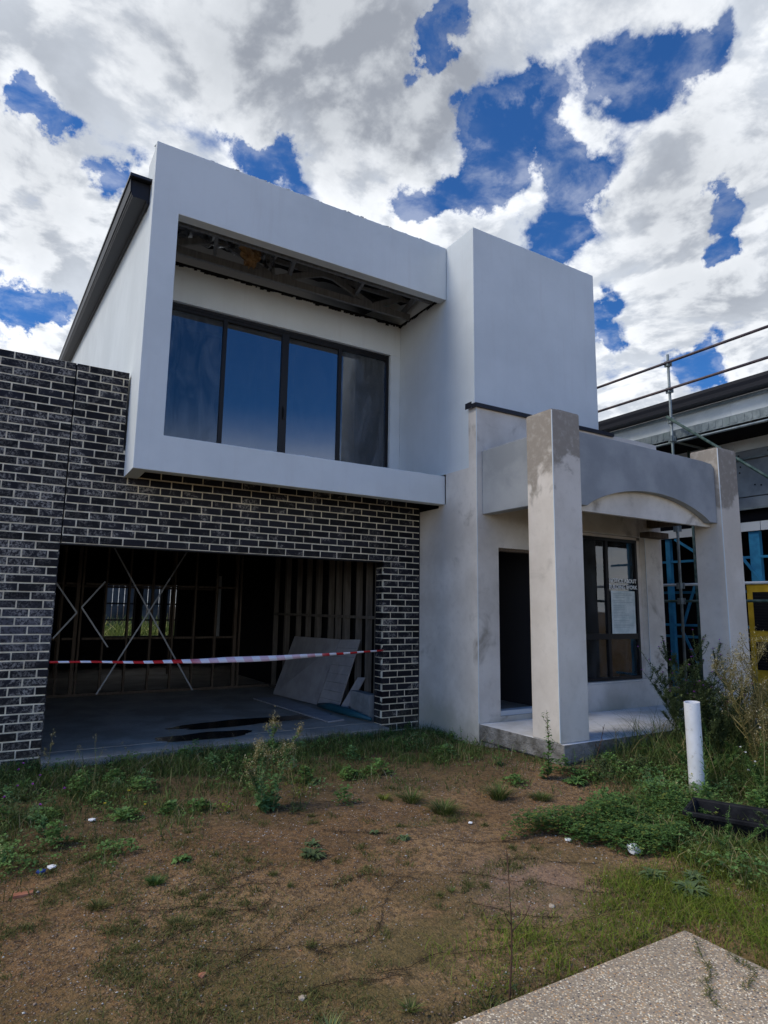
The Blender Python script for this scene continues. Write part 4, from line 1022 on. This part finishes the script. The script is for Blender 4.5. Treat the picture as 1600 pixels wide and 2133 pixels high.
# rough weeds over the right side
X, Y = region(60000, 3.3, 9.0, -6.4, -2.66, d_right)
h = (.05+.13*rng.random(len(X)))*(1+.6*(X > 5)); h = np.where((X > 5.1) & (rng.random(len(X)) < .35), h*2.2, h); V, F, T = blades(X, Y, h, .005+.004*rng.random(len(X)), rng.uniform(.2, 1.3, len(X)), None, None, rng.random(len(X))**.7)
tag(mesh_np('rough_grass', V, F, T, M['grass']), 'rough mixed grass and weeds covering the ground at right', 'grass', kind='stuff')
X, Y = region(30000, 3.3, 9.0, -6.0, -2.66, lambda x, y: d_right(x, y)*sm(mn.noise(Vector((x*1.6, y*1.6, 81))), -.1, .3))
Z = gzs(X, Y)+.02+.13*rng.random(len(X)); V, F, T = leaves(X, Y, Z, .012+.018*rng.random(len(X)), None)
tag(mesh_np('leafy_weeds', V, F, T, M['weed']), 'knee high leafy weeds round the white pipe', 'weeds', kind='stuff')
# weeds seen through the rear windows and in the gap beside the house
X, Y = region(0, 0, 1, 0, 1, lambda x, y: 1)
n = 5200; X = rng.uniform(-1, 8, n); Y = rng.uniform(12.5, 16.5, n); h = .5+1.0*rng.random(n)
V, F, T = blades(X, Y, h, .03+.03*rng.random(n), rng.uniform(.1, .9, n), None, None, z0=np.full(n, -.12))
tag(mesh_np('yard_grass', V, F, T, M['hedge']), 'bright overgrown grass in the back yard beyond the windows', 'grass', kind='stuff')

# --- single plants
def setup(o, x, y, label, cat, group=None):
    o.location = (x, y, gz(x, y)-.005); return tag(o, label, cat, group)
def tussock(x, y, r, h, n, m, label, group='grass tussocks on the bare soil', seed=0, name='grass_tussock'):
    a = rng.uniform(0, 6.283, n); rr = r*.45*np.sqrt(rng.random(n)); X = rr*np.cos(a); Y = rr*np.sin(a)
    D = np.stack([np.cos(a+rng.uniform(-.5, .5, n)), np.sin(a+rng.uniform(-.5, .5, n)), np.zeros(n)], -1); Sd = np.stack([-D[:, 1], D[:, 0], np.zeros(n)], -1)
    hh = h*rng.uniform(.5, 1.1, n); ln = (rr/(r*.45))*1.0+rng.uniform(0, .5, n); w = rng.uniform(.003, .006, n)
    P = np.stack([X, Y, np.zeros(n)], -1); rows = []
    for t, ww in ((0, 1), (.35, .9), (.7, .6), (1, .08)):
        c = P+D*(ln*hh*t**1.7)[:, None]; c[:, 2] += hh*t*(1-.3*np.clip(ln, 0, 1.4)*t); rows += [c-Sd*(w*ww/2)[:, None], c+Sd*(w*ww/2)[:, None]]
    V = np.stack(rows, 1).reshape(-1, 3); q = np.array([(0, 1, 3, 2), (2, 3, 5, 4), (4, 5, 7, 6)]); F = (np.arange(n)[:, None, None]*8+q[None]).reshape(-1, 4)
    return setup(mesh_np(name, V, F, np.repeat(rng.random(n), 8), m), x, y, label, 'grass', group)
tussock(2.60, -3.03, .17, .12, 420, M['grass'], 'larger front tussock of the close pair of green tussocks')
tussock(2.52, -2.68, .14, .13, 260, M['grass'], 'smaller tussock just behind and left of the larger front one')
tussock(3.28, -2.92, .14, .17, 320, M['grass'], 'upright tussock in front of the rendered wall corner')
tussock(3.60, -3.10, .17, .07, 330, M['grass'], 'low spreading tussock right of the upright one')
tussock(.31, -3.30, .07, .05, 240, M['clover'], 'bright green compact tuft on the soil at left')
tussock(-.02, -3.45, .09, .05, 160, M['olive'], 'dull short tuft just left of the bright compact tuft')
tussock(.32, -3.85, .12, .045, 160, M['olive'], 'flat olive tuft in front of the bright compact tuft')
tussock(1.80, -4.20, .04, .04, 40, M['grass'], 'tiny lone tuft in the middle of the bare soil')
tussock(2.36, -2.5, .08, .06, 90, M['lime'], 'tiny yellowish tuft behind the close pair of tussocks')
tussock(1.30, -5.12, .07, .07, 110, M['grass'], 'small tuft at the foot of the bare sapling by the path')
tussock(.98, -5.0, .05, .05, 70, M['grass'], 'small tuft by the path edge left of the sapling')
tussock(.62, -4.98, .06, .07, 90, M['greyleaf'], 'greyish tuft at the bottom edge of the photo')
def rosette(x, y, r, n, m, label, group='leafy rosettes flat on the soil', name='leaf_rosette'):
    q = MB()
    for i in range(n):
        a = i*2.4+random.uniform(-.2, .2); l = r*random.uniform(.6, 1.1)
        q.leaf((0, 0, .006), a, l, l*(.36 if n < 40 else .26), random.uniform(.25, .8), random.uniform(.4, 1.0), random.random()*.84)
        q.leaf((.4*l*math.cos(a), .4*l*math.sin(a), .4*l*.3), a+random.choice((-.8, .8)), l*.5, l*.25, .3, .6, random.random()*.84)
    return setup(q.build(name, m), x, y, label, 'weed', group)
rosette(1.27, -3.38, .12, 26, M['thistle'], 'dark weedy rosette alone on the middle of the soil')
rosette(1.36, -3.22, .07, 14, M['greyleaf'], 'pale rosette just behind the dark lone rosette')
rosette(1.98, -3.40, .07, 14, M['greyleaf'], 'small grey green rosette right of the middle of the soil')
rosette(1.85, -3.22, .06, 10, M['greyleaf'], 'smallest grey rosette behind the small grey green one')
rosette(3.0, -4.66, .11, 60, M['greyleaf'], 'grey green rosette with a yellow leaf before the clover')
rosette(3.02, -4.90, .13, 60, M['greyleaf'], 'wide grey green rosette nearest the end of the path')
rosette(3.2, -4.82, .10, 60, M['greyleaf'], 'grey green rosette right of the two by the path end')
rosette(3.42, -5.25, .11, 22, M['greyleaf'], 'pale rosette in the weeds at the right edge by the path')
rosette(.52, -3.05, .09, 14, M['weed'], 'green leafy rosette behind the bright compact tuft')
rosette(4.2, -2.95, .16, 22, M['weed'], 'leafy green rosette on the ground before the near column')
def herb(x, y, h, nl, lsize, m, stem_m, label, lean=(0, 0), name='tall_weed', cat='weed', group=None, seedhead=None, branches=0, lw=.32, pitch=.6, stems=1, spread=.0, basal=.15, flowers=0, fm=None, sr=.004):
    root = empty(name, label, cat, group, (x, y, gz(x, y)-.01))
    L = MB(); St = MB(); Hd = MB(); Fl = MB()
    for s_i in range(stems):
        a0 = s_i*2.4+random.random(); ox, oy = spread*.25*math.cos(a0), spread*.25*math.sin(a0)
        hh = h*(1 if s_i == 0 else random.uniform(.55, .95)); lx = lean[0]+spread*math.cos(a0)*(s_i > 0); ly = lean[1]+spread*math.sin(a0)*(s_i > 0)
        P = lambda t: Vector((ox+lx*t**1.4+.012*math.sin(5*t+s_i), oy+ly*t**1.4+.012*math.cos(4*t+s_i), hh*t))
        St.tube([P(t) for t in lin(0, 1, 9)], [sr*(1-.75*t)*(hh/h)**.5 for t in lin(0, 1, 9)], 5, t=random.random()*.8)
        for i in range(nl//stems):
            t = basal*random.random() if random.random() < .12 else .06+.90*(i+random.random())/(nl//stems); sz = lsize*(1.15-.85*t)*random.uniform(.7, 1.2)
            L.leaf(P(t), i*2.4+random.uniform(-.4, .4), sz, sz*lw, pitch*random.uniform(.6, 1.3), random.uniform(.2, 1.1), random.random()*.88)
        tips = [(1., P(1))]
        for b in range(branches):
            t = random.uniform(.35, .9); a = random.uniform(0, 6.28); l = hh*random.uniform(.15, .32)*(1.1-t*.5)
            B0 = P(t); B1 = B0+Vector((math.cos(a)*l*.55, math.sin(a)*l*.55, l*.8)); St.tube([B0, B0.lerp(B1, .5)+Vector((math.cos(a), math.sin(a), -.4))*l*.08, B1], [sr*.5, sr*.4, sr*.2], 4, t=random.random()*.8)
            tips.append((.6, B1))
            for i in range(max(3, nl//max(1, branches*3))):
                tt = random.random(); sz = lsize*.5*random.uniform(.5, 1); L.leaf(B0.lerp(B1, tt), random.uniform(0, 6.28), sz, sz*lw, pitch, .6, random.random()*.88)
        if seedhead:
            for k_, tp_ in tips:
                for i in range(int(seedhead[1]*k_)):
                    d = Vector((random.gauss(0, 1), random.gauss(0, 1), random.gauss(0, 1.6)))*seedhead[0]*.4*k_
                    Hd.leaf(tp_+d, random.uniform(0, 6.28), seedhead[2], seedhead[2]*.5, random.uniform(-.5, 1.3), .3, random.random())
        if flowers:
            for k_, tp_ in tips[:flowers]:
                for i in range(14): Fl.leaf(tp_, i*.45, .016, .007, random.uniform(.3, 1.3), .2, .5)
    St.build('stem', stem_m, root)
    if L.f: L.build('leaves', m, root)
    if Hd.f: Hd.build('seed_head', M['dryveg'], root)
    if Fl.f: Fl.build('flower', fm or M['flower'], root)
    return root
herb(1.36, -2.32, 0.70, 420, .075, M['paleleaf'], M['dryveg'], 'tallest leafy weed with pale seed spike in front of the garage slab', (.03, 0), seedhead=(.05, 110, .016), branches=5, stems=6, spread=.17, lw=.5)
herb(4.03, -2.78, .66, 90, .085, M['weed'], M['redstem'], 'leafy weed standing in front of the near porch column', (.0, 0), branches=4, lw=.6, sr=.005)
herb(4.74, -3.92, .60, 60, .085, M['weed'], M['weed'], 'upright narrow leaved weed growing against the white pipe', (-.02, 0), lw=.2, pitch=.8, sr=.004)
herb(1.41, -5.13, .64, 10, .05, M['thistle'], M['redstem'], 'bare thin brown sapling standing by the edge of the footpath', (.0, 0), name='sapling', cat='sapling', branches=3, sr=.006)
herb(4.72, -2.75, .40, 0, .02, M['thistle'], M['redstem'], 'reddish dead stalk leaning over the porch slab edge', (.22, .05), name='dead_stalk', cat='stalk', branches=6, sr=.007)
herb(4.45, -2.72, .22, 26, .05, M['weed'], M['weed'], 'small leafy weed at the foot of the near column', name='small_weed', group='small weeds along the porch slab')
herb(5.05, -2.74, .34, 20, .04, M['thistle'], M['dryveg'], 'wispy brown weed left of the gap between the columns', name='small_weed', group='small weeds along the porch slab', branches=5, seedhead=(.02, 8, .01))
herb(5.6, -2.80, .30, 24, .05, M['thistle'], M['dryveg'], 'wispy weed at the middle of the porch slab edge', name='small_weed', group='small weeds along the porch slab', branches=5, seedhead=(.02, 8, .01))
herb(5.3, -2.95, .22, 60, .06, M['weed'], M['weed'], 'bushy low weed before the middle of the porch', name='small_weed', group='small weeds along the porch slab', stems=4, spread=.1)
herb(3.9, -2.2, .26, 30, .06, M['weed'], M['weed'], 'yellowish weed before the rendered return wall', name='small_weed', group='small weeds along the porch slab', stems=2, spread=.06, lw=.5)
gl_ = 'flowering weeds along the garage slab'
herb(.22, -.95, .44, 70, .06, M['weed'], M['dryveg'], 'feathery weed with pale tip before the left of the garage', name='garage_weed', group=gl_, seedhead=(.03, 40, .012), stems=3, spread=.1)
herb(-.12, -.5, .42, 20, .05, M['weed'], M['dryveg'], 'dry seeded weed at the foot of the left brick pier', (.05, 0), name='garage_weed', group=gl_, seedhead=(.035, 40, .02), branches=3)
herb(-.36, -1.05, .30, 90, .07, M['thistle'], M['thistle'], 'purple flowered weed before the left brick pier', name='garage_weed', group=gl_, stems=5, spread=.18, flowers=1)
herb(-.32, -1.6, .26, 120, .08, M['thistle'], M['thistle'], 'dark spreading weed with pink flower at the left edge', name='garage_weed', group=gl_, stems=6, spread=.22, flowers=2)
herb(.85, -.55, .36, 14, .04, M['grass'], M['dryveg'], 'thin dry stalk crossing the front of the slab', (.22, 0), name='garage_weed', group=gl_, seedhead=(.02, 10, .014), branches=2, sr=.002)
herb(.62, -.7, .30, 10, .04, M['grass'], M['dryveg'], 'thin stalk leaning left before the slab', (-.1, 0), name='garage_weed', group=gl_, seedhead=(.02, 10, .014), branches=2, sr=.002)
herb(.45, -1.6, .30, 10, .04, M['lime'], M['dryveg'], 'pale bent stalk rising from the grass at left', (-.16, 0), name='garage_weed', group=gl_, branches=2, sr=.002)
herb(1.05, -2.25, .24, 30, .06, M['lime'], M['dryveg'], 'yellow green weed left of the tallest leafy weed', name='garage_weed', group=gl_, stems=2, spread=.08)
herb(1.75, -2.1, .32, 60, .07, M['lime'], M['dryveg'], 'yellow green grassy weed right of the tallest leafy weed', name='garage_weed', group=gl_, stems=5, spread=.2, lw=.12, branches=1)
herb(1.55, -2.5, .20, 70, .05, M['thistle'], M['thistle'], 'dark bushy weed at the foot of the tallest leafy weed', name='garage_weed', group=gl_, stems=5, spread=.14)
herb(.35, -2.0, .20, 50, .05, M['weed'], M['dryveg'], 'small yellow flowered weed in the left grass', name='garage_weed', group=gl_, stems=3, spread=.12, flowers=1, fm=mat('yellow_petals', (.65, .5, .04), .6))
herb(2.9, -.75, .24, 50, .07, M['weed'], M['weed'], 'leafy weed before the right end of the slab', name='garage_weed', group=gl_, stems=3, spread=.1)
herb(4.0, -.55, .36, 12, .05, M['grass'], M['redstem'], 'reddish thin stalk before the brick pier', name='garage_weed', group=gl_, branches=4, sr=.002)
herb(4.2, -1.2, .26, 40, .07, M['weed'], M['weed'], 'leafy weed at the base of the rendered return wall', name='garage_weed', group=gl_, stems=3, spread=.1, lw=.5)
# big plants on the right
herb(6.10, -3.05, 1.38, 2000, .12, M['thistle'], M['thistle'], 'tall dark thistle bush hiding the foot of the right column', (-.1, 0), name='thistle_bush', cat='shrub', branches=9, stems=14, spread=.45, lw=.28, sr=.008, flowers=6, group='tall shrubby weeds at the right')
herb(5.75, -3.35, .95, 2000, .10, M['thistle'], M['thistle'], 'dense dark bush between the thistle bush and the white pipe', (.05, 0), name='thistle_bush', cat='shrub', branches=9, stems=14, spread=.42, lw=.22, sr=.007, group='tall shrubby weeds at the right')
herb(5.72, -3.90, 1.38, 1500, .05, M['straw'], M['dryveg'], 'tall straw yellow dried weed with fluffy heads at the right edge', (-.06, 0), name='dried_weed', cat='weed', branches=22, stems=5, spread=.26, seedhead=(.09, 120, .02), lw=.2, sr=.009)
herb(6.15, -4.1, 1.3, 1700, .10, M['thistle'], M['dryveg'], 'dark dry shrub behind the straw yellow weed', (.1, 0), name='dried_weed', cat='weed', branches=12, stems=12, spread=.42, seedhead=(.05, 26, .018), lw=.2, sr=.008)
herb(5.42, -4.05, .60, 380, .08, M['weed'], M['weed'], 'leafy green weed right of the white pipe', name='leafy_weed', branches=3, stems=5, spread=.2, flowers=2, fm=M['wflower'], group='mid height weeds at the right edge')
herb(5.0, -4.4, .42, 420, .08, M['weed'], M['weed'], 'bushy green weed above the black trough', name='leafy_weed', branches=2, stems=6, spread=.2, group='mid height weeds at the right edge')
herb(5.25, -4.15, .95, 20, .06, M['weed'], M['dryveg'], 'single pale stalk rising behind the bushy green weed', (.05, 0), name='leafy_weed', branches=3, lw=.25, sr=.005, group='mid height weeds at the right edge')
herb(4.3, -4.95, .30, 500, .05, M['thistle'], M['weed'], 'feathery green weed in front of the black trough', name='leafy_weed', branches=1, stems=8, spread=.28, group='mid height weeds at the right edge')
herb(3.85, -4.62, .24, 450, .045, M['weed'], M['weed'], 'low feathery weed left of the trough front', name='leafy_weed', branches=1, stems=8, spread=.25, group='mid height weeds at the right edge')
herb(3.95, -5.3, .22, 450, .045, M['weed'], M['weed'], 'feathery weed with purple flower at the lower right edge', name='leafy_weed', branches=1, stems=8, spread=.26, flowers=1, group='mid height weeds at the right edge')
herb(3.72, -4.05, .42, 4, .05, M['lime'], M['dryveg'], 'dry straw stalk rising from the clover', (-.12, .05), name='dry_stalk', cat='stalk', branches=1, sr=.003, group='dry stalks in the clover')
herb(4.05, -4.3, .46, 4, .05, M['lime'], M['dryveg'], 'reddish straw stalk right of the one in the clover', (-.12, .05), name='dry_stalk', cat='stalk', branches=1, sr=.003, group='dry stalks in the clover')
herb(7.35, -3.6, .95, 1500, .11, M['thistle'], M['thistle'], 'shrubby dark weed behind the dried ones at the far right', name='thistle_bush', cat='shrub', branches=8, stems=7, spread=.4, lw=.22, sr=.008, group='tall shrubby weeds at the right')
herb(8.35, -1.7, .75, 800, .11, M['thistle'], M['thistle'], 'dark weed seen through the porch beside the house corner', name='thistle_bush', cat='shrub', branches=6, stems=7, spread=.35, lw=.22, sr=.008, group='tall shrubby weeds at the right')
herb(8.45, -.8, .6, 700, .11, M['thistle'], M['thistle'], 'low dark weed beyond the house corner below the scaffold', name='thistle_bush', cat='shrub', branches=6, stems=7, spread=.35, lw=.22, sr=.008, group='tall shrubby weeds at the right')
herb(6.25, -4.35, 1.0, 1600, .08, M['thistle'], M['thistle'], 'dark leafy bush in front of the yellow cabinet', name='thistle_bush', cat='shrub', branches=9, stems=13, spread=.42, lw=.26, sr=.008, group='tall shrubby weeds at the right')
herb(6.75, -2.95, 1.05, 1500, .10, M['thistle'], M['thistle'], 'dark bush touching the right porch column', name='thistle_bush', cat='shrub', branches=8, stems=12, spread=.4, lw=.26, sr=.008, group='tall shrubby weeds at the right')
herb(5.35, -3.55, .55, 900, .06, M['weed'], M['weed'], 'green bushy weed behind the white pipe', name='leafy_weed', branches=3, stems=9, spread=.28, group='mid height weeds at the right edge')
# creeping dead runners over the soil
def runner(pts, label, thick=.004, zf=None, m='runner', grp='dead grass runners creeping over the bare soil'):
    gz_ = zf or gz
    q = MB(); P = []
    for (a, b) in zip(pts, pts[1:]):
        for t in lin(0, 1, 10, endpoint=False): P.append((a[0]+(b[0]-a[0])*t, a[1]+(b[1]-a[1])*t))
    P.append(pts[-1]); W3 = []
    for i, (x, y) in enumerate(P):
        x += .10*mn.noise(Vector((x*3, y*3, 3)))+.02*mn.noise(Vector((x*11, y*11, 5))); y += .10*mn.noise(Vector((x*3, y*3, 9)))+.02*mn.noise(Vector((x*11, y*11, 7))); W3.append(Vector((x, y, gz_(x, y)+.006+.005*abs(mn.noise(Vector((x*12, y*12, 1))))))) 
    q.tube(W3, thick*.33, 5, t=.2)
    for i, p in enumerate(W3):
        for k in range(random.choice((1, 3, 8, 12))):
            q.leaf(p+Vector((random.uniform(-.02, .02), random.uniform(-.02, .02), 0)), random.uniform(0, 6.28), random.uniform(.010, .028), .0045, random.uniform(.0, .9), .5, random.random()*.95)
        if i % 4 == 3:
            a = random.uniform(0, 6.28); e = p+Vector((math.cos(a), math.sin(a), .05))*random.uniform(.04, .10); q.tube([p, e], [.0011, .0007], 4, t=.3)
    return tag(recenter(q.build('creeping_runner', M[m])), label, 'runner', grp)
runner([(1.0, -3.36), (.75, -3.5), (.5, -3.62)], 'short dark runner left of the dark lone rosette')
runner([(1.6, -4.0), (1.25, -4.28), (1.02, -4.42), (.8, -4.46)], 'runner crossing the lower middle of the soil')
runner([(.85, -3.78), (.6, -3.9), (.35, -3.95), (.1, -4.0)], 'runner left of the lower middle one')
runner([(.98, -4.05), (.72, -4.2), (.4, -4.36), (.2, -4.45)], 'long runner toward the lower left')
runner([(1.95, -3.98), (2.3, -4.28), (2.55, -4.6), (2.7, -4.72)], 'runner reaching the pale rosettes at right')
runner([(1.75, -4.3), (1.98, -4.55), (2.15, -4.72)], 'thick runner on the lighter patch of soil')
runner([(.95, -4.72), (1.3, -4.72), (1.7, -4.82), (2.05, -4.95)], 'runner along the olive soil near the path')
runner([(2.15, -3.55), (2.6, -3.8), (2.9, -3.9)], 'runner ending at the clover patch')
runner([(1.5, -3.0), (1.7, -3.15), (1.95, -3.28)], 'short runner behind the small grey rosettes')
runner([(.4, -3.45), (.7, -3.62), (.95, -3.66)], 'short runner right of the bright compact tuft')
runner([(1.15, -3.75), (1.45, -3.82), (1.7, -3.95)], 'short runner in the middle of the bare soil')
runner([(.15, -3.6), (.45, -3.72), (.75, -3.98)], 'runner through the olive grass at left')
runner([(.3, -4.1), (.62, -4.22), (.9, -4.5)], 'dark runner low at the left of the photo')
runner([(.55, -4.62), (.85, -4.78), (1.1, -4.8)], 'runner by the lower edge of the photo')
runner([(2.35, -4.0), (2.6, -4.12), (2.85, -4.35)], 'short runner before the clover patch')
runner([(1.7, -4.62), (2.0, -4.78), (2.35, -4.85)], 'runner through the yellow green grass by the path')
top_z = lambda x, y: -.1
pg = 'creeping stems lying on the footpath'
runner([(2.5, -5.30), (2.35, -5.42), (2.22, -5.5), (2.1, -5.66)], 'longer brown stem lying on the footpath', .004, top_z, 'olive', pg)
runner([(2.55, -5.45), (2.45, -5.6), (2.3, -5.62)], 'shorter stem on the footpath near its right end', .003, top_z, 'olive', pg)
runner([(2.56, -5.7), (2.40, -5.72), (2.25, -5.86)], 'leafy stem creeping in from the right side of the footpath', .003, top_z, 'olive', pg)

# ------------------------------------------------------------------ sky, sun, camera
w = bpy.data.worlds.new('World'); S.world = w; w.use_nodes = True
k = NT(w.node_tree); bgn = k.n['Background']; out = k.n['World Output']
SUN_EL, SUN_AZ = R(48), R(-76)           # azimuth measured from +Y towards +X
sky = k.n.new('ShaderNodeTexSky'); sky.sky_type = 'NISHITA'; sky.sun_disc = False; sky.sun_elevation = SUN_EL; sky.sun_rotation = SUN_AZ
sky.air_density = 1.0; sky.dust_density = .6; sky.ozone_density = 2.0
gen = k.node('ShaderNodeTexCoord').outputs['Generated']
s3 = _sep(k, gen)
zz = k.math('ADD', k.math('MAXIMUM', s3[2], 0.), .10)
cmb = k.n.new('ShaderNodeCombineXYZ'); k.l.new(k.math('DIVIDE', s3[0], zz), cmb.inputs[0]); k.l.new(k.math('DIVIDE', s3[1], zz), cmb.inputs[1])
P = cmb.outputs[0]
def big(vec, seed): 
    a = k.n.new('ShaderNodeMapping'); a.inputs['Location'].default_value = seed; k.l.new(vec, a.inputs[0]); return a.outputs[0]
Pn = big(P, (3.1, 7.7, 0))
N1 = k.noise(Pn, 3.0, 9, .56, .25)
sd2 = (math.sin(SUN_AZ)*.055, math.cos(SUN_AZ)*.055, 0)
N2 = k.noise(big(Pn, sd2), 3.0, 9, .56, .25)
wn = k.n.new('ShaderNodeTexNoise'); wn.inputs['Scale'].default_value = 11; wn.inputs['Detail'].default_value = 6; wn.inputs['Roughness'].default_value = .62; k.l.new(gen, wn.inputs['Vector'])
warp = k.vmath('MULTIPLY', k.vmath('SUBTRACT', wn.outputs['Color'], (.5, .5, .5)).outputs[0], (.17, .17, .17)).outputs[0]
D = k.vmath('ADD', gen, warp).outputs[0]
HOLES = [(-0.013, 0.806, 0.591, 0.035, 1), (-0.024, 0.804, 0.594, 0.026, 1), (0.078, 0.836, 0.543, 0.032, 1.1), (0.242, 0.751, 0.614, 0.023, 1), (0.281, 0.751, 0.597, 0.023, 1), (-0.025, 0.916, 0.4, 0.028, 1), (0.004, 0.923, 0.384, 0.026, 1), (0.027, 0.924, 0.381, 0.02, 0.8), (0.4, 0.588, 0.703, 0.025, 1), (0.412, 0.563, 0.716, 0.024, 1), (0.42, 0.533, 0.735, 0.018, 0.8), (0.537, 0.533, 0.654, 0.025, 1), (0.523, 0.564, 0.639, 0.035, 1), (0.503, 0.589, 0.633, 0.032, 1), (0.588, 0.542, 0.601, 0.029, .8), (0.544, 0.588, 0.599, 0.03, 0.9), (0.503, 0.641, 0.579, 0.03, 1), (0.47, 0.677, 0.566, 0.034, 1), (0.622, 0.587, 0.518, 0.041, 1), (0.625, 0.535, 0.569, 0.026, 0.8), (0.617, 0.51, 0.599, 0.032, 0.5), (0.575, 0.471, 0.669, 0.024, 0.45), (0.622, 0.445, 0.644, 0.036, .55), (0.643, 0.405, 0.65, 0.038, .6), (0.656, 0.376, 0.655, 0.026, 0.6), (0.647, 0.481, 0.592, 0.031, 0.4), (0.748, 0.417, 0.517, 0.024, 1), (0.768, 0.433, 0.471, 0.019, 1), (0.717, 0.576, 0.393, 0.028, 1), (0.804, 0.484, 0.345, 0.028, 1.1), (0.655, 0.333, 0.678, 0.022, 0.5)]
GREYS = [(0.244, 0.657, 0.714, 0.102, 0.8), (0.361, 0.641, 0.677, 0.095, 1), (0.167, 0.736, 0.657, 0.074, 0.4), (0.14, 0.846, 0.514, 0.04, 0.3), (-0.011, 0.852, 0.524, 0.073, 0.6), (0.691, 0.481, 0.54, 0.083, 0.5), (0.487, 0.531, 0.694, 0.055, 0.4), (0.719, 0.41, 0.561, 0.079, 0.4), (0.794, 0.453, 0.406, 0.077, 0.5), (0.027, 0.742, 0.67, 0.085, 0.4), (0.431, 0.61, 0.665, 0.045, 1), (0.568, 0.42, 0.708, 0.074, 0.5)]
def blobs(lst, kr):
    acc = None
    for x, y, z, r, wgt in lst:
        d = k.vmath('DISTANCE', D, (x, y, z)).outputs['Value']
        q = k.math('DIVIDE', d, r*kr); e = k.math('MULTIPLY', k.math('EXPONENT', k.math('MULTIPLY', k.math('MULTIPLY', q, q), -1.)), wgt)
        acc = e if acc is None else k.math('ADD', acc, e)
    return k.math('MINIMUM', acc, 1.15)
H = blobs(HOLES, 1.12); G = blobs(GREYS, 1.2)
# fewer clouds on the side behind the camera
clear = k.ss(s3[1], .25, -.45)
ahead = k.ss(s3[1], .1, .45)
cov = k.math('SUBTRACT', k.math('ADD', N1, k.math('MULTIPLY', ahead, .125)), k.math('ADD', k.math('MULTIPLY', H, .38), k.math('MULTIPLY', clear, .34)))
mask = k.ss(cov, .40, .55)
N3 = k.noise(Pn, 7.5, 7, .6, .3)
thick = k.ss(cov, .50, .80)
lit = k.ss(k.math('ADD', k.math('SUBTRACT', N1, N2), k.math('MULTIPLY', k.math('SUBTRACT', N3, .5), .16)), -.06, .06)
white = k.mix(lit, (.50, .54, .60), (.79, .81, .84))
body = k.mix(lit, (.33, .36, .41), (.64, .67, .71))
grey = k.mix(lit, (.22, .24, .28), (.42, .445, .48))
cc = k.mix(k.math('MULTIPLY', thick, .75), white, body)
gm = k.math('MULTIPLY', G, k.ss(N1, .30, .52, .35, 1.), clamp=True)
cc = k.mix(k.math('MULTIPLY', gm, .9), cc, grey)
veil = k.math('MULTIPLY', k.math('MULTIPLY', ahead, .30), k.ss(k.math('ADD', N3, k.math('MULTIPLY', N1, .5)), .66, .92))
mask = k.math('MAXIMUM', mask, k.math('MULTIPLY', veil, k.ss(cov, .10, .36)))
skyc = k.n.new('ShaderNodeMix'); skyc.data_type = 'RGBA'; skyc.blend_type = 'MULTIPLY'; skyc.inputs[0].default_value = 1
k.l.new(sky.outputs[0], skyc.inputs[6]); skyc.inputs[7].default_value = (.066*.34, .066*.82, .066*1.42, 1)
back = k.ss(s3[1], .1, -.3)
skyv = k.mix(back, skyc.outputs[2], k.vmath('MULTIPLY', skyc.outputs[2], (1.25, 1.25, 1.25)).outputs[0])
final = k.mix(mask, skyv, cc)
fill_band = k.math('MULTIPLY', k.ss(s3[1], .05, -.3), k.math('MULTIPLY', k.ss(s3[2], .31, .12), k.ss(N1, .25, .6, .75, 1.)))  # bright band added low behind the camera to light the front walls
final = k.mix(fill_band, final, (1.06, 1.12, 1.20))
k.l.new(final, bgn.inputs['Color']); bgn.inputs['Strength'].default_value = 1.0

sl = bpy.data.lights.new('sun', 'SUN'); sl.energy = 1.5; sl.angle = R(22); sl.color = (1, .92, .80)
so = bpy.data.objects.new('sun', sl); COL.objects.link(so)
d = Vector((math.sin(SUN_AZ)*math.cos(SUN_EL), math.cos(SUN_AZ)*math.cos(SUN_EL), math.sin(SUN_EL)))
so.rotation_euler = d.to_track_quat('Z', 'Y').to_euler()

cam = bpy.data.cameras.new('camera'); co = bpy.data.objects.new('camera', cam); COL.objects.link(co)
cam.sensor_fit = 'HORIZONTAL'; cam.sensor_width = 36; cam.lens = 1315.01/1600*36; cam.clip_start = .05; cam.clip_end = 3000
r_ = Vector((.85654048, -.51589424, .01383982)); u_ = Vector((-.08944144, -.12198165, .98849416)); f_ = Vector((.50827023, .84792312, .15062455))
mw = Matrix(((r_.x, u_.x, -f_.x, -.6186), (r_.y, u_.y, -f_.y, -7.4009), (r_.z, u_.z, -f_.z, 1.5167), (0, 0, 0, 1)))
co.matrix_world = mw; S.camera = co
S.view_settings.view_transform = 'Standard'; S.view_settings.look = 'None'; S.view_settings.exposure = .48; S.view_settings.gamma = 1
